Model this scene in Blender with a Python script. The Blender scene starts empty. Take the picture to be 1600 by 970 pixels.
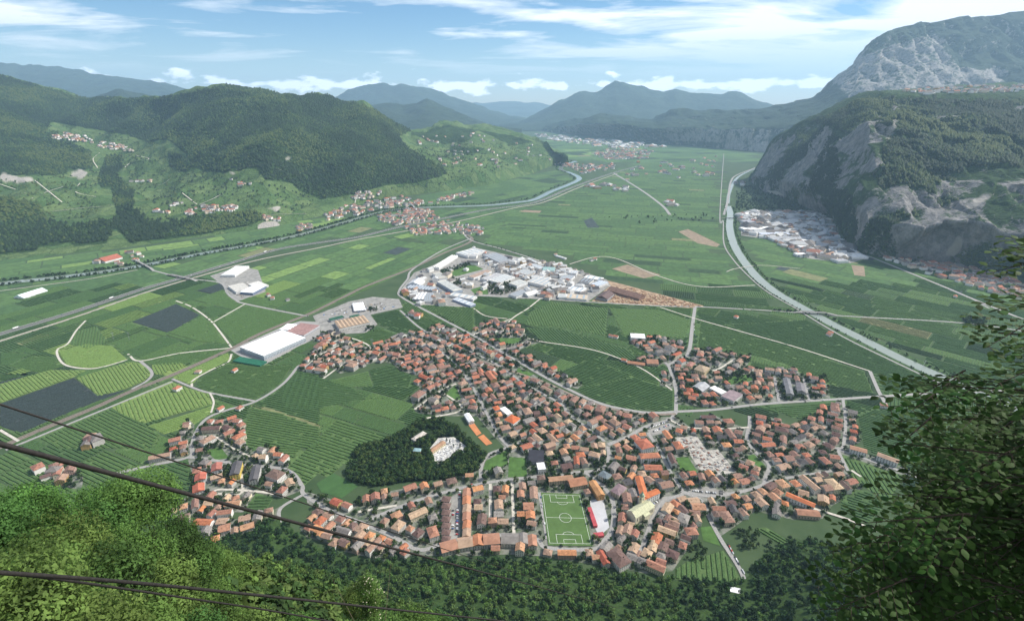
import bpy, bmesh, math, random
import numpy as np
from mathutils import Vector, noise as mnoise
random.seed(7); rng = np.random.default_rng(7)
R = math.radians
scene = bpy.context.scene
COL = scene.collection

# ------------------------------------------------------------------ camera
H = 620.0; F = 800.0; TH = math.atan(325/800); CT, ST = math.cos(TH), math.sin(TH)
cam = bpy.data.objects.new('camera', bpy.data.cameras.new('camera')); COL.objects.link(cam)
cam.location = (0, 0, H); cam.rotation_euler = (math.pi/2-TH, 0, 0)
cam.data.sensor_width = 36; cam.data.lens = 18; cam.data.sensor_fit = 'HORIZONTAL'
cam.data.clip_start = 0.5; cam.data.clip_end = 120000
scene.camera = cam

# ------------------------------------------------------------------ sky and sun
SUN_AZ, SUN_EL = R(76), R(46)           # azimuth clockwise from +Y (view), elevation
w = bpy.data.worlds.new('World'); scene.world = w; w.use_nodes = True
nt = w.node_tree; nt.nodes.clear()
def N(nt, t, **k):
    n = nt.nodes.new(t)
    for a, b in k.items(): setattr(n, a, b)
    return n
def mth(nt, op, a, b=None, clamp=False):
    n = N(nt, 'ShaderNodeMath', operation=op, use_clamp=clamp)
    for i, v in enumerate((a, b)):
        if v is None: continue
        if isinstance(v, (int, float)): n.inputs[i].default_value = v
        else: nt.links.new(v, n.inputs[i])
    return n.outputs[0]
def world_nodes():
    L = nt.links.new
    sky = N(nt, 'ShaderNodeTexSky', sky_type='NISHITA', sun_disc=False, sun_elevation=SUN_EL, sun_rotation=SUN_AZ,
            altitude=800, air_density=1.0, dust_density=0.2, ozone_density=3.0)
    tc = N(nt, 'ShaderNodeTexCoord'); sp = N(nt, 'ShaderNodeSeparateXYZ'); L(tc.outputs['Generated'], sp.inputs[0])
    x, y, z = sp.outputs
    zz = mth(nt, 'ADD', mth(nt, 'MAXIMUM', z, 0.0), 0.06)
    cb = N(nt, 'ShaderNodeCombineXYZ'); L(mth(nt, 'DIVIDE', x, zz), cb.inputs[0]); L(mth(nt, 'DIVIDE', y, zz), cb.inputs[1])
    mp = N(nt, 'ShaderNodeMapping'); mp.inputs['Scale'].default_value = (0.55, 0.80, 1); mp.inputs['Location'].default_value = (1.3, 4.1, 0); mp.inputs['Rotation'].default_value = (0, 0, R(-14))
    L(cb.outputs[0], mp.inputs[0])
    n1 = N(nt, 'ShaderNodeTexNoise'); n1.inputs['Scale'].default_value = 1.15; n1.inputs['Detail'].default_value = 8; n1.inputs['Roughness'].default_value = 0.56; n1.inputs['Distortion'].default_value = 0.35
    L(mp.outputs[0], n1.inputs['Vector'])
    # the cloud sheet is thicker towards the sun side and over the western hills
    bias = mth(nt, 'MULTIPLY', mth(nt, 'ABSOLUTE', mth(nt, 'ADD', x, 0.28)), 0.30)
    c = mth(nt, 'ADD', n1.outputs[0], bias)
    c = mth(nt, 'MULTIPLY', mth(nt, 'SUBTRACT', c, 0.555), 7.0, True)
    up = mth(nt, 'MULTIPLY', mth(nt, 'SUBTRACT', z, 0.035), 14, True)
    cir = mth(nt, 'MULTIPLY', mth(nt, 'MULTIPLY', c, up), 0.92)
    # cumulus bank low over the ridges
    az = N(nt, 'ShaderNodeMath', operation='ARCTAN2'); L(x, az.inputs[0]); L(y, az.inputs[1])
    cb2 = N(nt, 'ShaderNodeCombineXYZ'); L(az.outputs[0], cb2.inputs[0]); L(mth(nt, 'MULTIPLY', z, 2.3), cb2.inputs[1])
    n2 = N(nt, 'ShaderNodeTexNoise'); n2.inputs['Scale'].default_value = 13; n2.inputs['Detail'].default_value = 7; n2.inputs['Roughness'].default_value = 0.55
    L(cb2.outputs[0], n2.inputs['Vector'])
    env = mth(nt, 'SUBTRACT', 1.0, mth(nt, 'MULTIPLY', mth(nt, 'ABSOLUTE', mth(nt, 'SUBTRACT', z, 0.028)), 26), True)
    c2 = mth(nt, 'MULTIPLY', mth(nt, 'SUBTRACT', mth(nt, 'ADD', n2.outputs[0], mth(nt, 'MULTIPLY', env, 0.36)), 0.79), 16.0, True)
    c2 = mth(nt, 'MULTIPLY', c2, mth(nt, 'MULTIPLY', env, 3.0, True))
    cov = cir
    mx = N(nt, 'ShaderNodeMix', data_type='RGBA'); hs = N(nt, 'ShaderNodeHueSaturation'); hs.inputs['Saturation'].default_value = 1.3; L(sky.outputs[0], hs.inputs['Color']); L(cov, mx.inputs[0]); L(hs.outputs[0], mx.inputs[6]); mx.inputs[7].default_value = (11.0, 11.2, 11.6, 1)
    mx2 = N(nt, 'ShaderNodeMix', data_type='RGBA'); L(c2, mx2.inputs[0]); L(mx.outputs[2], mx2.inputs[6]); mx2.inputs[7].default_value = (17, 17.2, 17.6, 1)
    bg = N(nt, 'ShaderNodeBackground'); bg.inputs['Strength'].default_value = 0.10; L(mx2.outputs[2], bg.inputs[0])
    out = N(nt, 'ShaderNodeOutputWorld'); L(bg.outputs[0], out.inputs[0])
world_nodes()
sun = bpy.data.objects.new('sun', bpy.data.lights.new('sun', 'SUN')); COL.objects.link(sun)
sun.data.energy = 5.0; sun.data.angle = R(0.5); sun.data.color = (1, 0.95, 0.87)
sd = Vector((math.sin(SUN_AZ)*math.cos(SUN_EL), math.cos(SUN_AZ)*math.cos(SUN_EL), math.sin(SUN_EL)))
sun.rotation_euler = (-sd).to_track_quat('-Z', 'Y').to_euler(); sun.location = (0, 0, 3000)
vs = scene.view_settings; vs.view_transform = 'Standard'; vs.look = 'None'; vs.exposure = 0.30; vs.gamma = 1
scene.cycles.max_bounces = 5; scene.cycles.diffuse_bounces = 2; scene.cycles.volume_bounces = 1; scene.cycles.transmission_bounces = 3; scene.cycles.transparent_max_bounces = 8
scene.cycles.use_denoising = True

# ------------------------------------------------------------------ pixels to places
def ray(px, py):
    u = np.asarray(px, float)-800; v = np.asarray(py, float)-485
    return u, F*CT-v*ST, -F*ST-v*CT
def G(px, py, z=0.0):                     # a pixel on the horizontal plane z
    dx, dy, dz = ray(px, py); t = (z-H)/dz
    return np.stack([dx*t, dy*t, np.zeros_like(t)+z], -1)
def atY(px, py, Y):                       # a pixel at ground distance Y
    dx, dy, dz = ray(px, py); t = Y/dy
    return np.stack([dx*t, dy*t, H+dz*t], -1)
def topx(P):
    P = np.asarray(P, float); y = P[..., 1]; z = P[..., 2]-H
    fw = y*CT-z*ST; up = y*ST+z*CT
    return 800+P[..., 0]*F/fw, 485-up*F/fw
ZN = dict(P=(0, 0, 1), LL=(0, 400, 3.2), A=(0, 200, 3.2), T1=(440, 460, 5.333), T2=(640, 500, 5.333), T3=(840, 560, 5.333), TE=(960, 480, 4.21), TW=(580, 620, 5.333),
          T6=(440, 720, 5.333), T7=(680, 720, 5.333), T8=(880, 700, 4.85), R1=(1000, 640, 5.333), R2=(1140, 620, 4.85), R3=(980, 780, 4.0), I4=(600, 370, 5.333),
          I5=(800, 390, 5.333), L6=(230, 600, 4.848), N8=(1130, 310, 5.333), L4=(300, 620, 3.731))
def Z(zone, pts):
    x0, y0, s = ZN[zone]
    return [(x0+p[0]/s, y0+p[1]/s) for p in pts]
def GP(pts, z=0.0):
    a = np.array(pts, float); return G(a[:, 0], a[:, 1], z)
def inpoly(pts, poly):
    pts = np.asarray(pts, float); x, y = pts[:, 0], pts[:, 1]; poly = np.asarray(poly, float); ins = np.zeros(len(pts), bool)
    j = len(poly)-1
    for i in range(len(poly)):
        xi, yi = poly[i][:2]; xj, yj = poly[j][:2]
        if yi != yj:
            c = ((yi > y) != (yj > y)) & (x < (xj-xi)*(y-yi)/(yj-yi)+xi); ins ^= c
        j = i
    return ins

# ------------------------------------------------------------------ materials
MATS = {}
def mat(name, col, rough=0.85, var=0.25, scale=0.15, col2=None, bump=0, objrand=0.0, spec=0.2, transl=0.0, detail=5, metal=0):
    if name in MATS: return MATS[name]
    m = bpy.data.materials.new(name); m.use_nodes = True; t = m.node_tree; L = t.links.new
    b = t.nodes['Principled BSDF']; b.inputs['Roughness'].default_value = rough; b.inputs['Specular IOR Level'].default_value = spec; b.inputs['Metallic'].default_value = metal
    geo = N(t, 'ShaderNodeNewGeometry')
    n = N(t, 'ShaderNodeTexNoise'); n.inputs['Scale'].default_value = scale; n.inputs['Detail'].default_value = detail; n.inputs['Roughness'].default_value = 0.65
    L(geo.outputs['Position'], n.inputs['Vector'])
    c2 = col2 if col2 else tuple(max(0, c*(1-var*1.6)) for c in col)
    c1 = col if col2 else tuple(min(1, c*(1+var)) for c in col)
    mr = N(t, 'ShaderNodeMapRange'); mr.inputs[1].default_value = 0.33; mr.inputs[2].default_value = 0.67; L(n.outputs[0], mr.inputs[0])
    mx = N(t, 'ShaderNodeMix', data_type='RGBA'); L(mr.outputs[0], mx.inputs[0]); mx.inputs[6].default_value = (*c2, 1); mx.inputs[7].default_value = (*c1, 1)
    o = mx.outputs[2]
    if objrand:
        oi = N(t, 'ShaderNodeObjectInfo'); hs = N(t, 'ShaderNodeHueSaturation')
        L(mth(t, 'ADD', mth(t, 'MULTIPLY', oi.outputs['Random'], objrand*2), 1-objrand), hs.inputs['Value'])
        L(mth(t, 'ADD', mth(t, 'MULTIPLY', oi.outputs['Random'], 0.03), 0.485), hs.inputs['Hue']); L(o, hs.inputs['Color']); o = hs.outputs[0]
    L(o, b.inputs['Base Color'])
    if bump:
        bp = N(t, 'ShaderNodeBump'); bp.inputs['Strength'].default_value = 1; bp.inputs['Distance'].default_value = bump; L(n.outputs[0], bp.inputs['Height']); L(bp.outputs[0], b.inputs['Normal'])
    if transl:
        tr = N(t, 'ShaderNodeBsdfTranslucent'); L(o, tr.inputs[0]); ms = N(t, 'ShaderNodeMixShader'); ms.inputs[0].default_value = transl
        L(b.outputs[0], ms.inputs[1]); L(tr.outputs[0], ms.inputs[2]); L(ms.outputs[0], t.nodes['Material Output'].inputs[0])
    MATS[name] = m; return m
def attr_mat(name, build):
    m = bpy.data.materials.new(name); m.use_nodes = True; build(m.node_tree, m.node_tree.nodes['Principled BSDF']); MATS[name] = m; return m

# ------------------------------------------------------------------ mesh helpers
def link(name, me, parent=None, **props):
    o = bpy.data.objects.new(name, me); COL.objects.link(o)
    if parent is not None: o.parent = parent
    for k, v in props.items(): o[k] = v
    return o
def mesh(name, V, Fc, mats, mi=None, smooth=False):
    me = bpy.data.meshes.new(name); me.from_pydata([tuple(map(float, v)) for v in V], [], Fc)
    for m in (mats if isinstance(mats, (list, tuple)) else [mats]): me.materials.append(m)
    if mi is not None: me.polygons.foreach_set('material_index', np.asarray(mi, np.int32))
    if smooth: me.polygons.foreach_set('use_smooth', np.ones(len(me.polygons), bool))
    me.update(); return me
def npmesh(name, V, Q, mats, mi=None, smooth=False):        # all faces the same size, arrays
    V = np.asarray(V, np.float32); Q = np.asarray(Q, np.int32); k = Q.shape[1]
    me = bpy.data.meshes.new(name); me.vertices.add(len(V)); me.vertices.foreach_set('co', V.ravel())
    me.loops.add(Q.size); me.loops.foreach_set('vertex_index', Q.ravel()); me.polygons.add(len(Q))
    me.polygons.foreach_set('loop_start', np.arange(0, Q.size, k, dtype=np.int32))
    for m in (mats if isinstance(mats, (list, tuple)) else [mats]): me.materials.append(m)
    if mi is not None: me.polygons.foreach_set('material_index', np.asarray(mi, np.int32))
    if smooth: me.polygons.foreach_set('use_smooth', np.ones(len(Q), bool))
    me.update(calc_edges=True); return me
def colattr(me, name, arr):
    a = me.color_attributes.new(name, 'FLOAT_COLOR', 'POINT'); a.data.foreach_set('color', np.asarray(arr, np.float32).ravel())
def flatpoly(name, pts3, m, **props):
    pts3 = [tuple(map(float, p)) for p in pts3]
    a = sum(pts3[i-1][0]*pts3[i][1]-pts3[i][0]*pts3[i-1][1] for i in range(len(pts3)))
    if a < 0: pts3 = pts3[::-1]
    return link(name, mesh(name, pts3, [list(range(len(pts3)))], m), **props)
class MB:
    def __init__(s): s.v = []; s.f = []; s.m = []
    def box(s, x0, x1, y0, y1, z0, z1, m=0):
        b = len(s.v); s.v += [(x, y, z) for z in (z0, z1) for x, y in ((x0, y0), (x1, y0), (x1, y1), (x0, y1))]
        for f in ((0, 3, 2, 1), (4, 5, 6, 7), (0, 1, 5, 4), (1, 2, 6, 5), (2, 3, 7, 6), (3, 0, 4, 7)): s.f.append([b+i for i in f]); s.m.append(m)
    def face(s, pts, m=0):
        b = len(s.v); s.v += pts; s.f.append(list(range(b, b+len(pts)))); s.m.append(m)
    def build(s, name, mats): return mesh(name, s.v, s.f, mats, s.m)
def smooth_line(P, n=6):
    P = np.asarray(P, float); Q = np.vstack([2*P[0]-P[1], P, 2*P[-1]-P[-2]]); out = []
    for i in range(1, len(Q)-2):
        p0, p1, p2, p3 = Q[i-1:i+3]
        for t in np.linspace(0, 1, n, endpoint=False):
            out.append(0.5*((2*p1)+(-p0+p2)*t+(2*p0-5*p1+4*p2-p3)*t*t+(-p0+3*p1-3*p2+p3)*t**3))
    out.append(Q[-2]); return np.array(out)
def ribbon(P, w):
    P = np.asarray(P, float); T = np.gradient(P[:, :2], axis=0); T /= np.linalg.norm(T, axis=1)[:, None]+1e-9
    Nn = np.stack([-T[:, 1], T[:, 0], np.zeros(len(T))], 1)*np.asarray(w).reshape(-1, 1)/2
    V = np.empty((2*len(P), 3)); V[0::2] = P-Nn; V[1::2] = P+Nn
    Q = [[2*i, 2*i+2, 2*i+3, 2*i+1] for i in range(len(P)-1)]
    return V, Q

# ------------------------------------------------------------------ the occupancy grid (2 m cells): where roads, water and buildings are
GX0, GY0, GC = -1700.0, 380.0, 2.0; GNX, GNY = 1800, 1300
OCC = np.zeros((GNX, GNY), np.uint8)       # 1 road/water/yard, 2 town, 4 building, 8 traced field
cxs = GX0+GC*(np.arange(GNX)+.5); cys = GY0+GC*(np.arange(GNY)+.5)
def mark_poly(pts, bit):
    pts = np.asarray(pts, float)[:, :2]; i0, j0 = np.floor((pts.min(0)-(GX0, GY0))/GC).astype(int); i1, j1 = np.ceil((pts.max(0)-(GX0, GY0))/GC).astype(int)
    i0, j0 = max(0, i0), max(0, j0); i1, j1 = min(GNX, i1+1), min(GNY, j1+1)
    if i0 >= i1 or j0 >= j1: return
    xx, yy = np.meshgrid(cxs[i0:i1], cys[j0:j1], indexing='ij')
    s = inpoly(np.stack([xx.ravel(), yy.ravel()], 1), pts).reshape(xx.shape); OCC[i0:i1, j0:j1][s] |= bit
def mark_line(P, w, bit):
    P = np.asarray(P, float)
    for a, b in zip(P[:-1], P[1:]):
        L = np.hypot(*(b-a)[:2])
        if L < .01: continue
        d = (b-a)[:2]/L; n = np.array((-d[1], d[0]))*w/2
        mark_poly([a[:2]-n-d, b[:2]-n+d, b[:2]+n+d, a[:2]+n-d], bit)
def occ(x, y):
    i = np.floor((np.asarray(x)-GX0)/GC).astype(int); j = np.floor((np.asarray(y)-GY0)/GC).astype(int)
    ok = (i >= 0) & (i < GNX) & (j >= 0) & (j < GNY)
    return np.where(ok, OCC[np.clip(i, 0, GNX-1), np.clip(j, 0, GNY-1)], 0)

# ================================================================== GROUND
m_ground = mat('meadow_ground', (0.036, 0.066, 0.026), 0.95, 0.35, 0.012, (0.062, 0.095, 0.042), detail=9)
flatpoly('ground', [(-16000, 200, 0), (16000, 200, 0), (22000, 60000, 0), (-22000, 60000, 0)], m_ground, kind='structure')

# ------------------------------------------------------------------ mountains and hillsides
class Loft:
    """rows of (px, py, distance) curves joined into one surface; noise roughens it"""
    def __init__(s, name, x0, x1, nc, curves, nr, amp, nscale, m, cover=None, vert=1.0, seed=0, ridged=False, gully=0, crest=0.28):
        xs = np.linspace(x0, x1, nc); rows = []; pys = []
        for c in curves:
            c = np.array([(a[0], a[1], a[2] if len(a) > 2 and a[2] > 400 else np.nan, a[2] if len(a) > 2 and a[2] <= 400 else (0 if len(a) == 2 else np.nan)) for a in c], float)
            for i in range(len(c)):
                if np.isnan(c[i, 2]): c[i, 2] = G(c[i, 0], c[i, 1], c[i, 3])[1]
            py = np.interp(xs, c[:, 0], c[:, 1]); Y = np.exp(np.interp(xs, c[:, 0], np.log(c[:, 2])))
            rows.append(atY(xs, py, Y))
        rows = np.array(rows); out = []
        for i in range(len(rows)-1):
            for t in np.linspace(0, 1, nr[i], endpoint=False): out.append(rows[i]*(1-t)+rows[i+1]*t)
        out.append(rows[-1]); V = np.array(out); nR = len(V)
        lvl = np.concatenate([np.linspace(i, i+1, nr[i], endpoint=False) for i in range(len(nr))]+[[len(nr)]])
        # soften the creases between the rows
        for _ in range(3):
            V2 = V.copy(); V2[1:-1] = (V[:-2]+2*V[1:-1]+V[2:])/4
            keep = np.isclose(lvl, np.round(lvl)) & (lvl == len(nr)-1); V2[keep] = V[keep]; V = V2
        off = Vector((seed*17.3, seed*5.1, 0))
        fall = np.clip(lvl/0.6, 0, 1)
        for r in range(nR):
            for c in range(nc):
                p = Vector(V[r, c]); q = Vector((p.x/nscale, p.y/nscale, p.z/nscale*vert))+off
                n = (0.5-abs(mnoise.fractal(q, 1.0, 2.0, 5)))*0.9 if ridged else mnoise.fractal(q, 0.9, 2.1, 5)
                k = amp*fall[r]*(crest if lvl[r] == len(nr)-1 else 1)
                V[r, c, 2] = max(V[r, c, 2]+n*k, -5)
                V[r, c, 1] += mnoise.noise(q*1.7+Vector((9, 9, 9)))*k*0.9
                if gully: V[r, c, 1] += (abs(mnoise.fractal(Vector((p.x/190, p.y/700, p.z/650))+off, .9, 2.1, 4))-.3)*gully*math.sin(min(1, max(0, (lvl[r]-.3)/2.7))*math.pi)
        s.V = V; s.lvl = lvl
        idx = np.arange(nR*nc).reshape(nR, nc)
        Q = np.stack([idx[:-1, :-1], idx[:-1, 1:], idx[1:, 1:], idx[1:, :-1]], -1).reshape(-1, 4)
        me = npmesh(name, V.reshape(-1, 3), Q, m, smooth=True)
        px, py = topx(V.reshape(-1, 3)); s.px = px.reshape(nR, nc); s.py = py.reshape(nR, nc); s.xs = xs
        cv = np.zeros((nR*nc, 4)); cv[:, 3] = 1
        if cover:
            cover(cv, np.stack([px, py], 1), V.reshape(-1, 3)); c3 = cv.reshape(nR, nc, 4)
            for _ in range(2): c3[1:-1, 1:-1] = (c3[1:-1, 1:-1]*2+c3[:-2, 1:-1]+c3[2:, 1:-1]+c3[1:-1, :-2]+c3[1:-1, 2:])/6
            cv = c3.reshape(-1, 4)
        s.cover = cv.reshape(nR, nc, 4)
        colattr(me, 'cover', cv); s.o = link(name, me, kind='structure')
    def at(s, px, py, lift=0.0):           # the first surface point seen at a pixel
        c = int(np.clip(np.searchsorted(s.xs, px), 1, len(s.xs)-1)); col = s.py[:, c]
        for r in range(len(col)-1):
            if (col[r]-py)*(col[r+1]-py) <= 0 and col[r] != col[r+1]:
                t = (py-col[r])/(col[r+1]-col[r]); f = (px-s.xs[c-1])/(s.xs[c]-s.xs[c-1])
                a = s.V[r, c]*(1-t)+s.V[r+1, c]*t; b = s.V[r, c-1]*(1-t)+s.V[r+1, c-1]*t
                p = a*f+b*(1-f); return np.array((p[0], p[1], p[2]+lift))
        return None

def terrain_nodes(t, b, wood=(0.013, 0.030, 0.011), wood2=(0.040, 0.074, 0.022), open1=(0.062, 0.118, 0.038), open2=(0.125, 0.175, 0.066), rock=(0.27, 0.255, 0.245), rock2=(0.10, 0.10, 0.10), wscale=0.05, bump=12.0, slope=(0.35, 0.72), rocky=0.42):
    L = t.links.new; geo = N(t, 'ShaderNodeNewGeometry'); at = N(t, 'ShaderNodeVertexColor', layer_name='cover'); sp = N(t, 'ShaderNodeSeparateColor'); L(at.outputs[0], sp.inputs[0])
    def noise(scale, det=6, rough=0.65, vec=None):
        n = N(t, 'ShaderNodeTexNoise'); n.inputs['Scale'].default_value = scale; n.inputs['Detail'].default_value = det; n.inputs['Roughness'].default_value = rough
        L(vec if vec else geo.outputs['Position'], n.inputs['Vector']); return n.outputs[0]
    def mix(f, a, c):
        m = N(t, 'ShaderNodeMix', data_type='RGBA')
        for i, v in ((0, f), (6, a), (7, c)):
            if isinstance(v, tuple): m.inputs[i].default_value = (*v, 1)
            elif isinstance(v, float): m.inputs[i].default_value = v
            else: L(v, m.inputs[i])
        return m.outputs[2]
    def sharp(v, lo, hi): 
        m = N(t, 'ShaderNodeMapRange'); m.inputs[1].default_value = lo; m.inputs[2].default_value = hi; L(v, m.inputs[0]); return m.outputs[0]
    mpv = N(t, 'ShaderNodeMapping'); mpv.inputs['Scale'].default_value = (1, 1, .75); L(geo.outputs['Position'], mpv.inputs[0]); stv = mpv.outputs[0]
    fine = noise(wscale, 4, 0.7); big = noise(0.0022, 5)
    wd = mix(sharp(mth(t, 'ADD', mth(t, 'MULTIPLY', fine, 0.75), mth(t, 'MULTIPLY', big, 0.35)), 0.44, 0.66), wood, wood2)
    vo = N(t, 'ShaderNodeTexVoronoi'); vo.inputs['Scale'].default_value = 0.011; vo.inputs['Randomness'].default_value = 0.9; L(geo.outputs['Position'], vo.inputs['Vector'])
    sc = N(t, 'ShaderNodeSeparateColor'); L(vo.outputs['Color'], sc.inputs[0])
    op = mix(sc.outputs[0], open1, open2); op = mix(mth(t, 'MULTIPLY', sharp(noise(0.02, 3), .4, .65), 0.55), op, wood2)
    ve = N(t, 'ShaderNodeTexVoronoi', feature='DISTANCE_TO_EDGE'); ve.inputs['Scale'].default_value = 0.011; ve.inputs['Randomness'].default_value = 0.9; L(geo.outputs['Position'], ve.inputs['Vector'])
    op = mix(mth(t, 'MULTIPLY', mth(t, 'SUBTRACT', 1.0, sharp(ve.outputs['Distance'], 0.0, 0.05)), 0.5), op, wood)
    c = mix(sharp(mth(t, 'ADD', sp.outputs[0], mth(t, 'MULTIPLY', mth(t, 'SUBTRACT', noise(0.014, 6, .7), 0.5), 1.3)), 0.42, 0.58), op, wd)
    ns = N(t, 'ShaderNodeSeparateXYZ'); L(geo.outputs['Normal'], ns.inputs[0])
    rk = mix(sharp(noise(0.03, 9, 0.8, stv), .4, .6), rock2, rock)
    rf = mth(t, 'ADD', mth(t, 'MULTIPLY', sp.outputs[1], 1.0), mth(t, 'MULTIPLY', mth(t, 'SUBTRACT', 1.0, sharp(ns.outputs[2], *slope)), rocky))
    rf = mth(t, 'ADD', rf, mth(t, 'MULTIPLY', mth(t, 'SUBTRACT', noise(0.012, 9, 0.78, stv), 0.5), 2.8))
    c = mix(sharp(rf, 0.5, 0.68), c, rk)
    c = mix(sharp(sp.outputs[2], 0.35, 0.65), c, mix(fine, (0.40, 0.37, 0.33), (0.28, 0.26, 0.23)))
    L(c, b.inputs['Base Color']); b.inputs['Roughness'].default_value = 0.95; b.inputs['Specular IOR Level'].default_value = 0.1
    bp = N(t, 'ShaderNodeBump'); bp.inputs['Strength'].default_value = 1.0; bp.inputs['Distance'].default_value = bump; L(fine, bp.inputs['Height']); L(bp.outputs[0], b.inputs['Normal'])
m_hill = attr_mat('wooded_hill', lambda t, b: terrain_nodes(t, b, slope=(0.1, 0.3), rocky=0.1))
m_cliff = attr_mat('limestone_cliff', lambda t, b: terrain_nodes(t, b, open1=(0.03, 0.055, 0.018), open2=(0.05, 0.085, 0.025)))
m_far = attr_mat('far_mountain', lambda t, b: terrain_nodes(t, b, wood=(.015, .029, .018), wood2=(.034, .055, .033), rock=(.34, .32, .30), rock2=(.16, .155, .15), wscale=0.012, bump=25.0, slope=(0.5, 0.75), rocky=0.45))

FOR_A = [(-500, 100), (0, 118), (115, 150), (215, 155), (280, 150), (368, 130), (440, 144), (520, 150), (610, 180), (640, 205), (622, 215), (640, 236), (690, 262), (700, 272), (650, 286), (600, 290), (560, 303), (500, 312), (470, 300), (452, 285), (415, 282), (400, 262), (360, 270), (318, 268), (300, 262),
         (290, 240), (262, 218), (230, 222), (200, 212), (150, 203), (80, 190), (70, 205), (110, 225), (143, 240), (145, 264), (90, 274), (0, 274), (-500, 280)]
FOR_B = [(0, 310), (60, 322), (75, 345), (105, 356), (150, 350), (182, 345), (176, 300), (150, 290), (160, 262), (165, 245), (190, 245), (192, 262), (180, 275), (205, 300), (208, 325), (225, 345), (260, 350), (320, 338), (400, 332), (405, 345), (390, 354), (330, 364), (260, 377), (205, 380), (178, 358), (165, 378), (80, 386), (0, 400), (-500, 425), (-500, 310)]
FOR_C = [(262, 240), (285, 245), (298, 262), (292, 270), (265, 262)]
def hill_cover(cv, px, V):
    for p in (FOR_A, FOR_B, FOR_C, [(640, 208), (700, 196), (745, 203), (735, 220), (690, 226)], [(745, 203), (800, 212), (835, 222), (800, 228)], [(700, 228), (760, 232), (740, 243), (705, 240)]): cv[inpoly(px, p), 0] = 1
    for p in ([(0, 272), (60, 280), (40, 285), (0, 284)], [(105, 275), (125, 264), (140, 270), (130, 278)], [(400, 350), (432, 345), (440, 357), (405, 360)], [(415, 325), (438, 322), (436, 332)], [(350, 268), (370, 267), (366, 274)], [(443, 250), (460, 238), (462, 242), (448, 252)], [(445, 278), (460, 279), (450, 283)]): cv[inpoly(px, p), 2] = 1
hill = Loft('hillside', -420, 888, 420, [
    [(-420, 440), (0, 407), (100, 397), (185, 388), (230, 382), (330, 368), (430, 354), (500, 338), (560, 320), (640, 305), (700, 298), (770, 288), (830, 272), (872, 256), (888, 254)],
    [(-420, 345, 150), (0, 300, 140), (100, 290, 140), (180, 280, 140), (240, 285, 130), (330, 292, 120), (420, 305, 100), (490, 312, 50), (560, 303, 50), (640, 290, 60), (700, 280, 70), (770, 268, 80), (830, 257, 60), (872, 250, 40), (888, 254, 3)],
    [(-420, 225, 400), (0, 214, 380), (100, 217, 330), (170, 222, 320), (250, 220, 330), (330, 232, 320), (420, 240, 310), (500, 250, 260), (560, 258, 220), (640, 252, 190), (700, 246, 190), (760, 237, 180), (800, 236, 150), (840, 238, 110), (872, 246, 60), (888, 253.7, 6)],
    [(-420, 105, 5600), (0, 123, 5600), (40, 136, 5600), (115, 155, 5700), (160, 160, 5600), (215, 160, 5300), (280, 155, 5000), (330, 142, 4900), (352, 136, 4900), (368, 135, 4900), (400, 141, 4900), (440, 149, 4900), (520, 158, 5000), (570, 168, 5000), (610, 188, 5100), (640, 203, 5500), (700, 196, 6300), (750, 200, 6500), (800, 210, 6400), (837, 219, 6200), (870, 241, 5700), (888, 253.4, 5500)],
    [(-420, 200, 9000), (400, 210, 8500), (888, 250, 8500)]],
    [26, 26, 60, 6], 150, 800, m_hill, hill_cover, seed=1, ridged=True)

def cliff_cover(cv, px, V):
    cv[:, 0] = 1
    rx = px[:, 0]; ry = px[:, 1]
    for p, k in (([(1178, 268), (1207, 226), (1262, 190), (1300, 195), (1290, 240), (1330, 245), (1320, 300), (1290, 290), (1240, 300), (1195, 295)], .52), ([(1330, 215), (1385, 180), (1392, 195), (1380, 230), (1370, 270), (1335, 265)], .45), ([(1340, 280), (1368, 275), (1365, 340), (1345, 345), (1320, 330)], .4),
                 ([(1480, 265), (1600, 260), (1900, 270), (1900, 370), (1560, 350), (1500, 300)], .5), ([(1420, 300), (1480, 290), (1500, 330), (1430, 330)], .2), ([(1410, 372), (1470, 370), (1480, 395), (1420, 395)], .25)): cv[inpoly(px, p), 1] = k
    for p in ([(1384, 210), (1393, 186), (1402, 188), (1396, 212), (1384, 224)], [(1474, 400), (1484, 385), (1496, 366), (1504, 372), (1504, 388), (1492, 402)], [(1500, 328), (1515, 315), (1540, 300), (1555, 305), (1530, 322), (1505, 331)], [(1196, 297), (1215, 298), (1228, 306), (1205, 306)], [(1272, 338), (1296, 336), (1292, 347), (1280, 346)]): cv[inpoly(px, p), 2] = 0.8
    for i in np.nonzero((ry > 165) & (ry < 425) & (V[:, 1] < 4300))[0]:
        n = mnoise.fractal(Vector((V[i, 0]/210, V[i, 1]/210, V[i, 2]/330)), .8, 2.1, 5)
        steep = 1-abs(ry[i]-(300 if rx[i] > 1330 else 265))/120
        cv[i, 1] = max(cv[i, 1]*.6, .75 if n+.30*steep > .30 else 0)
    cv[(V[:, 1] > 4300) & (rx > 1380), 0] = 0
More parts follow.
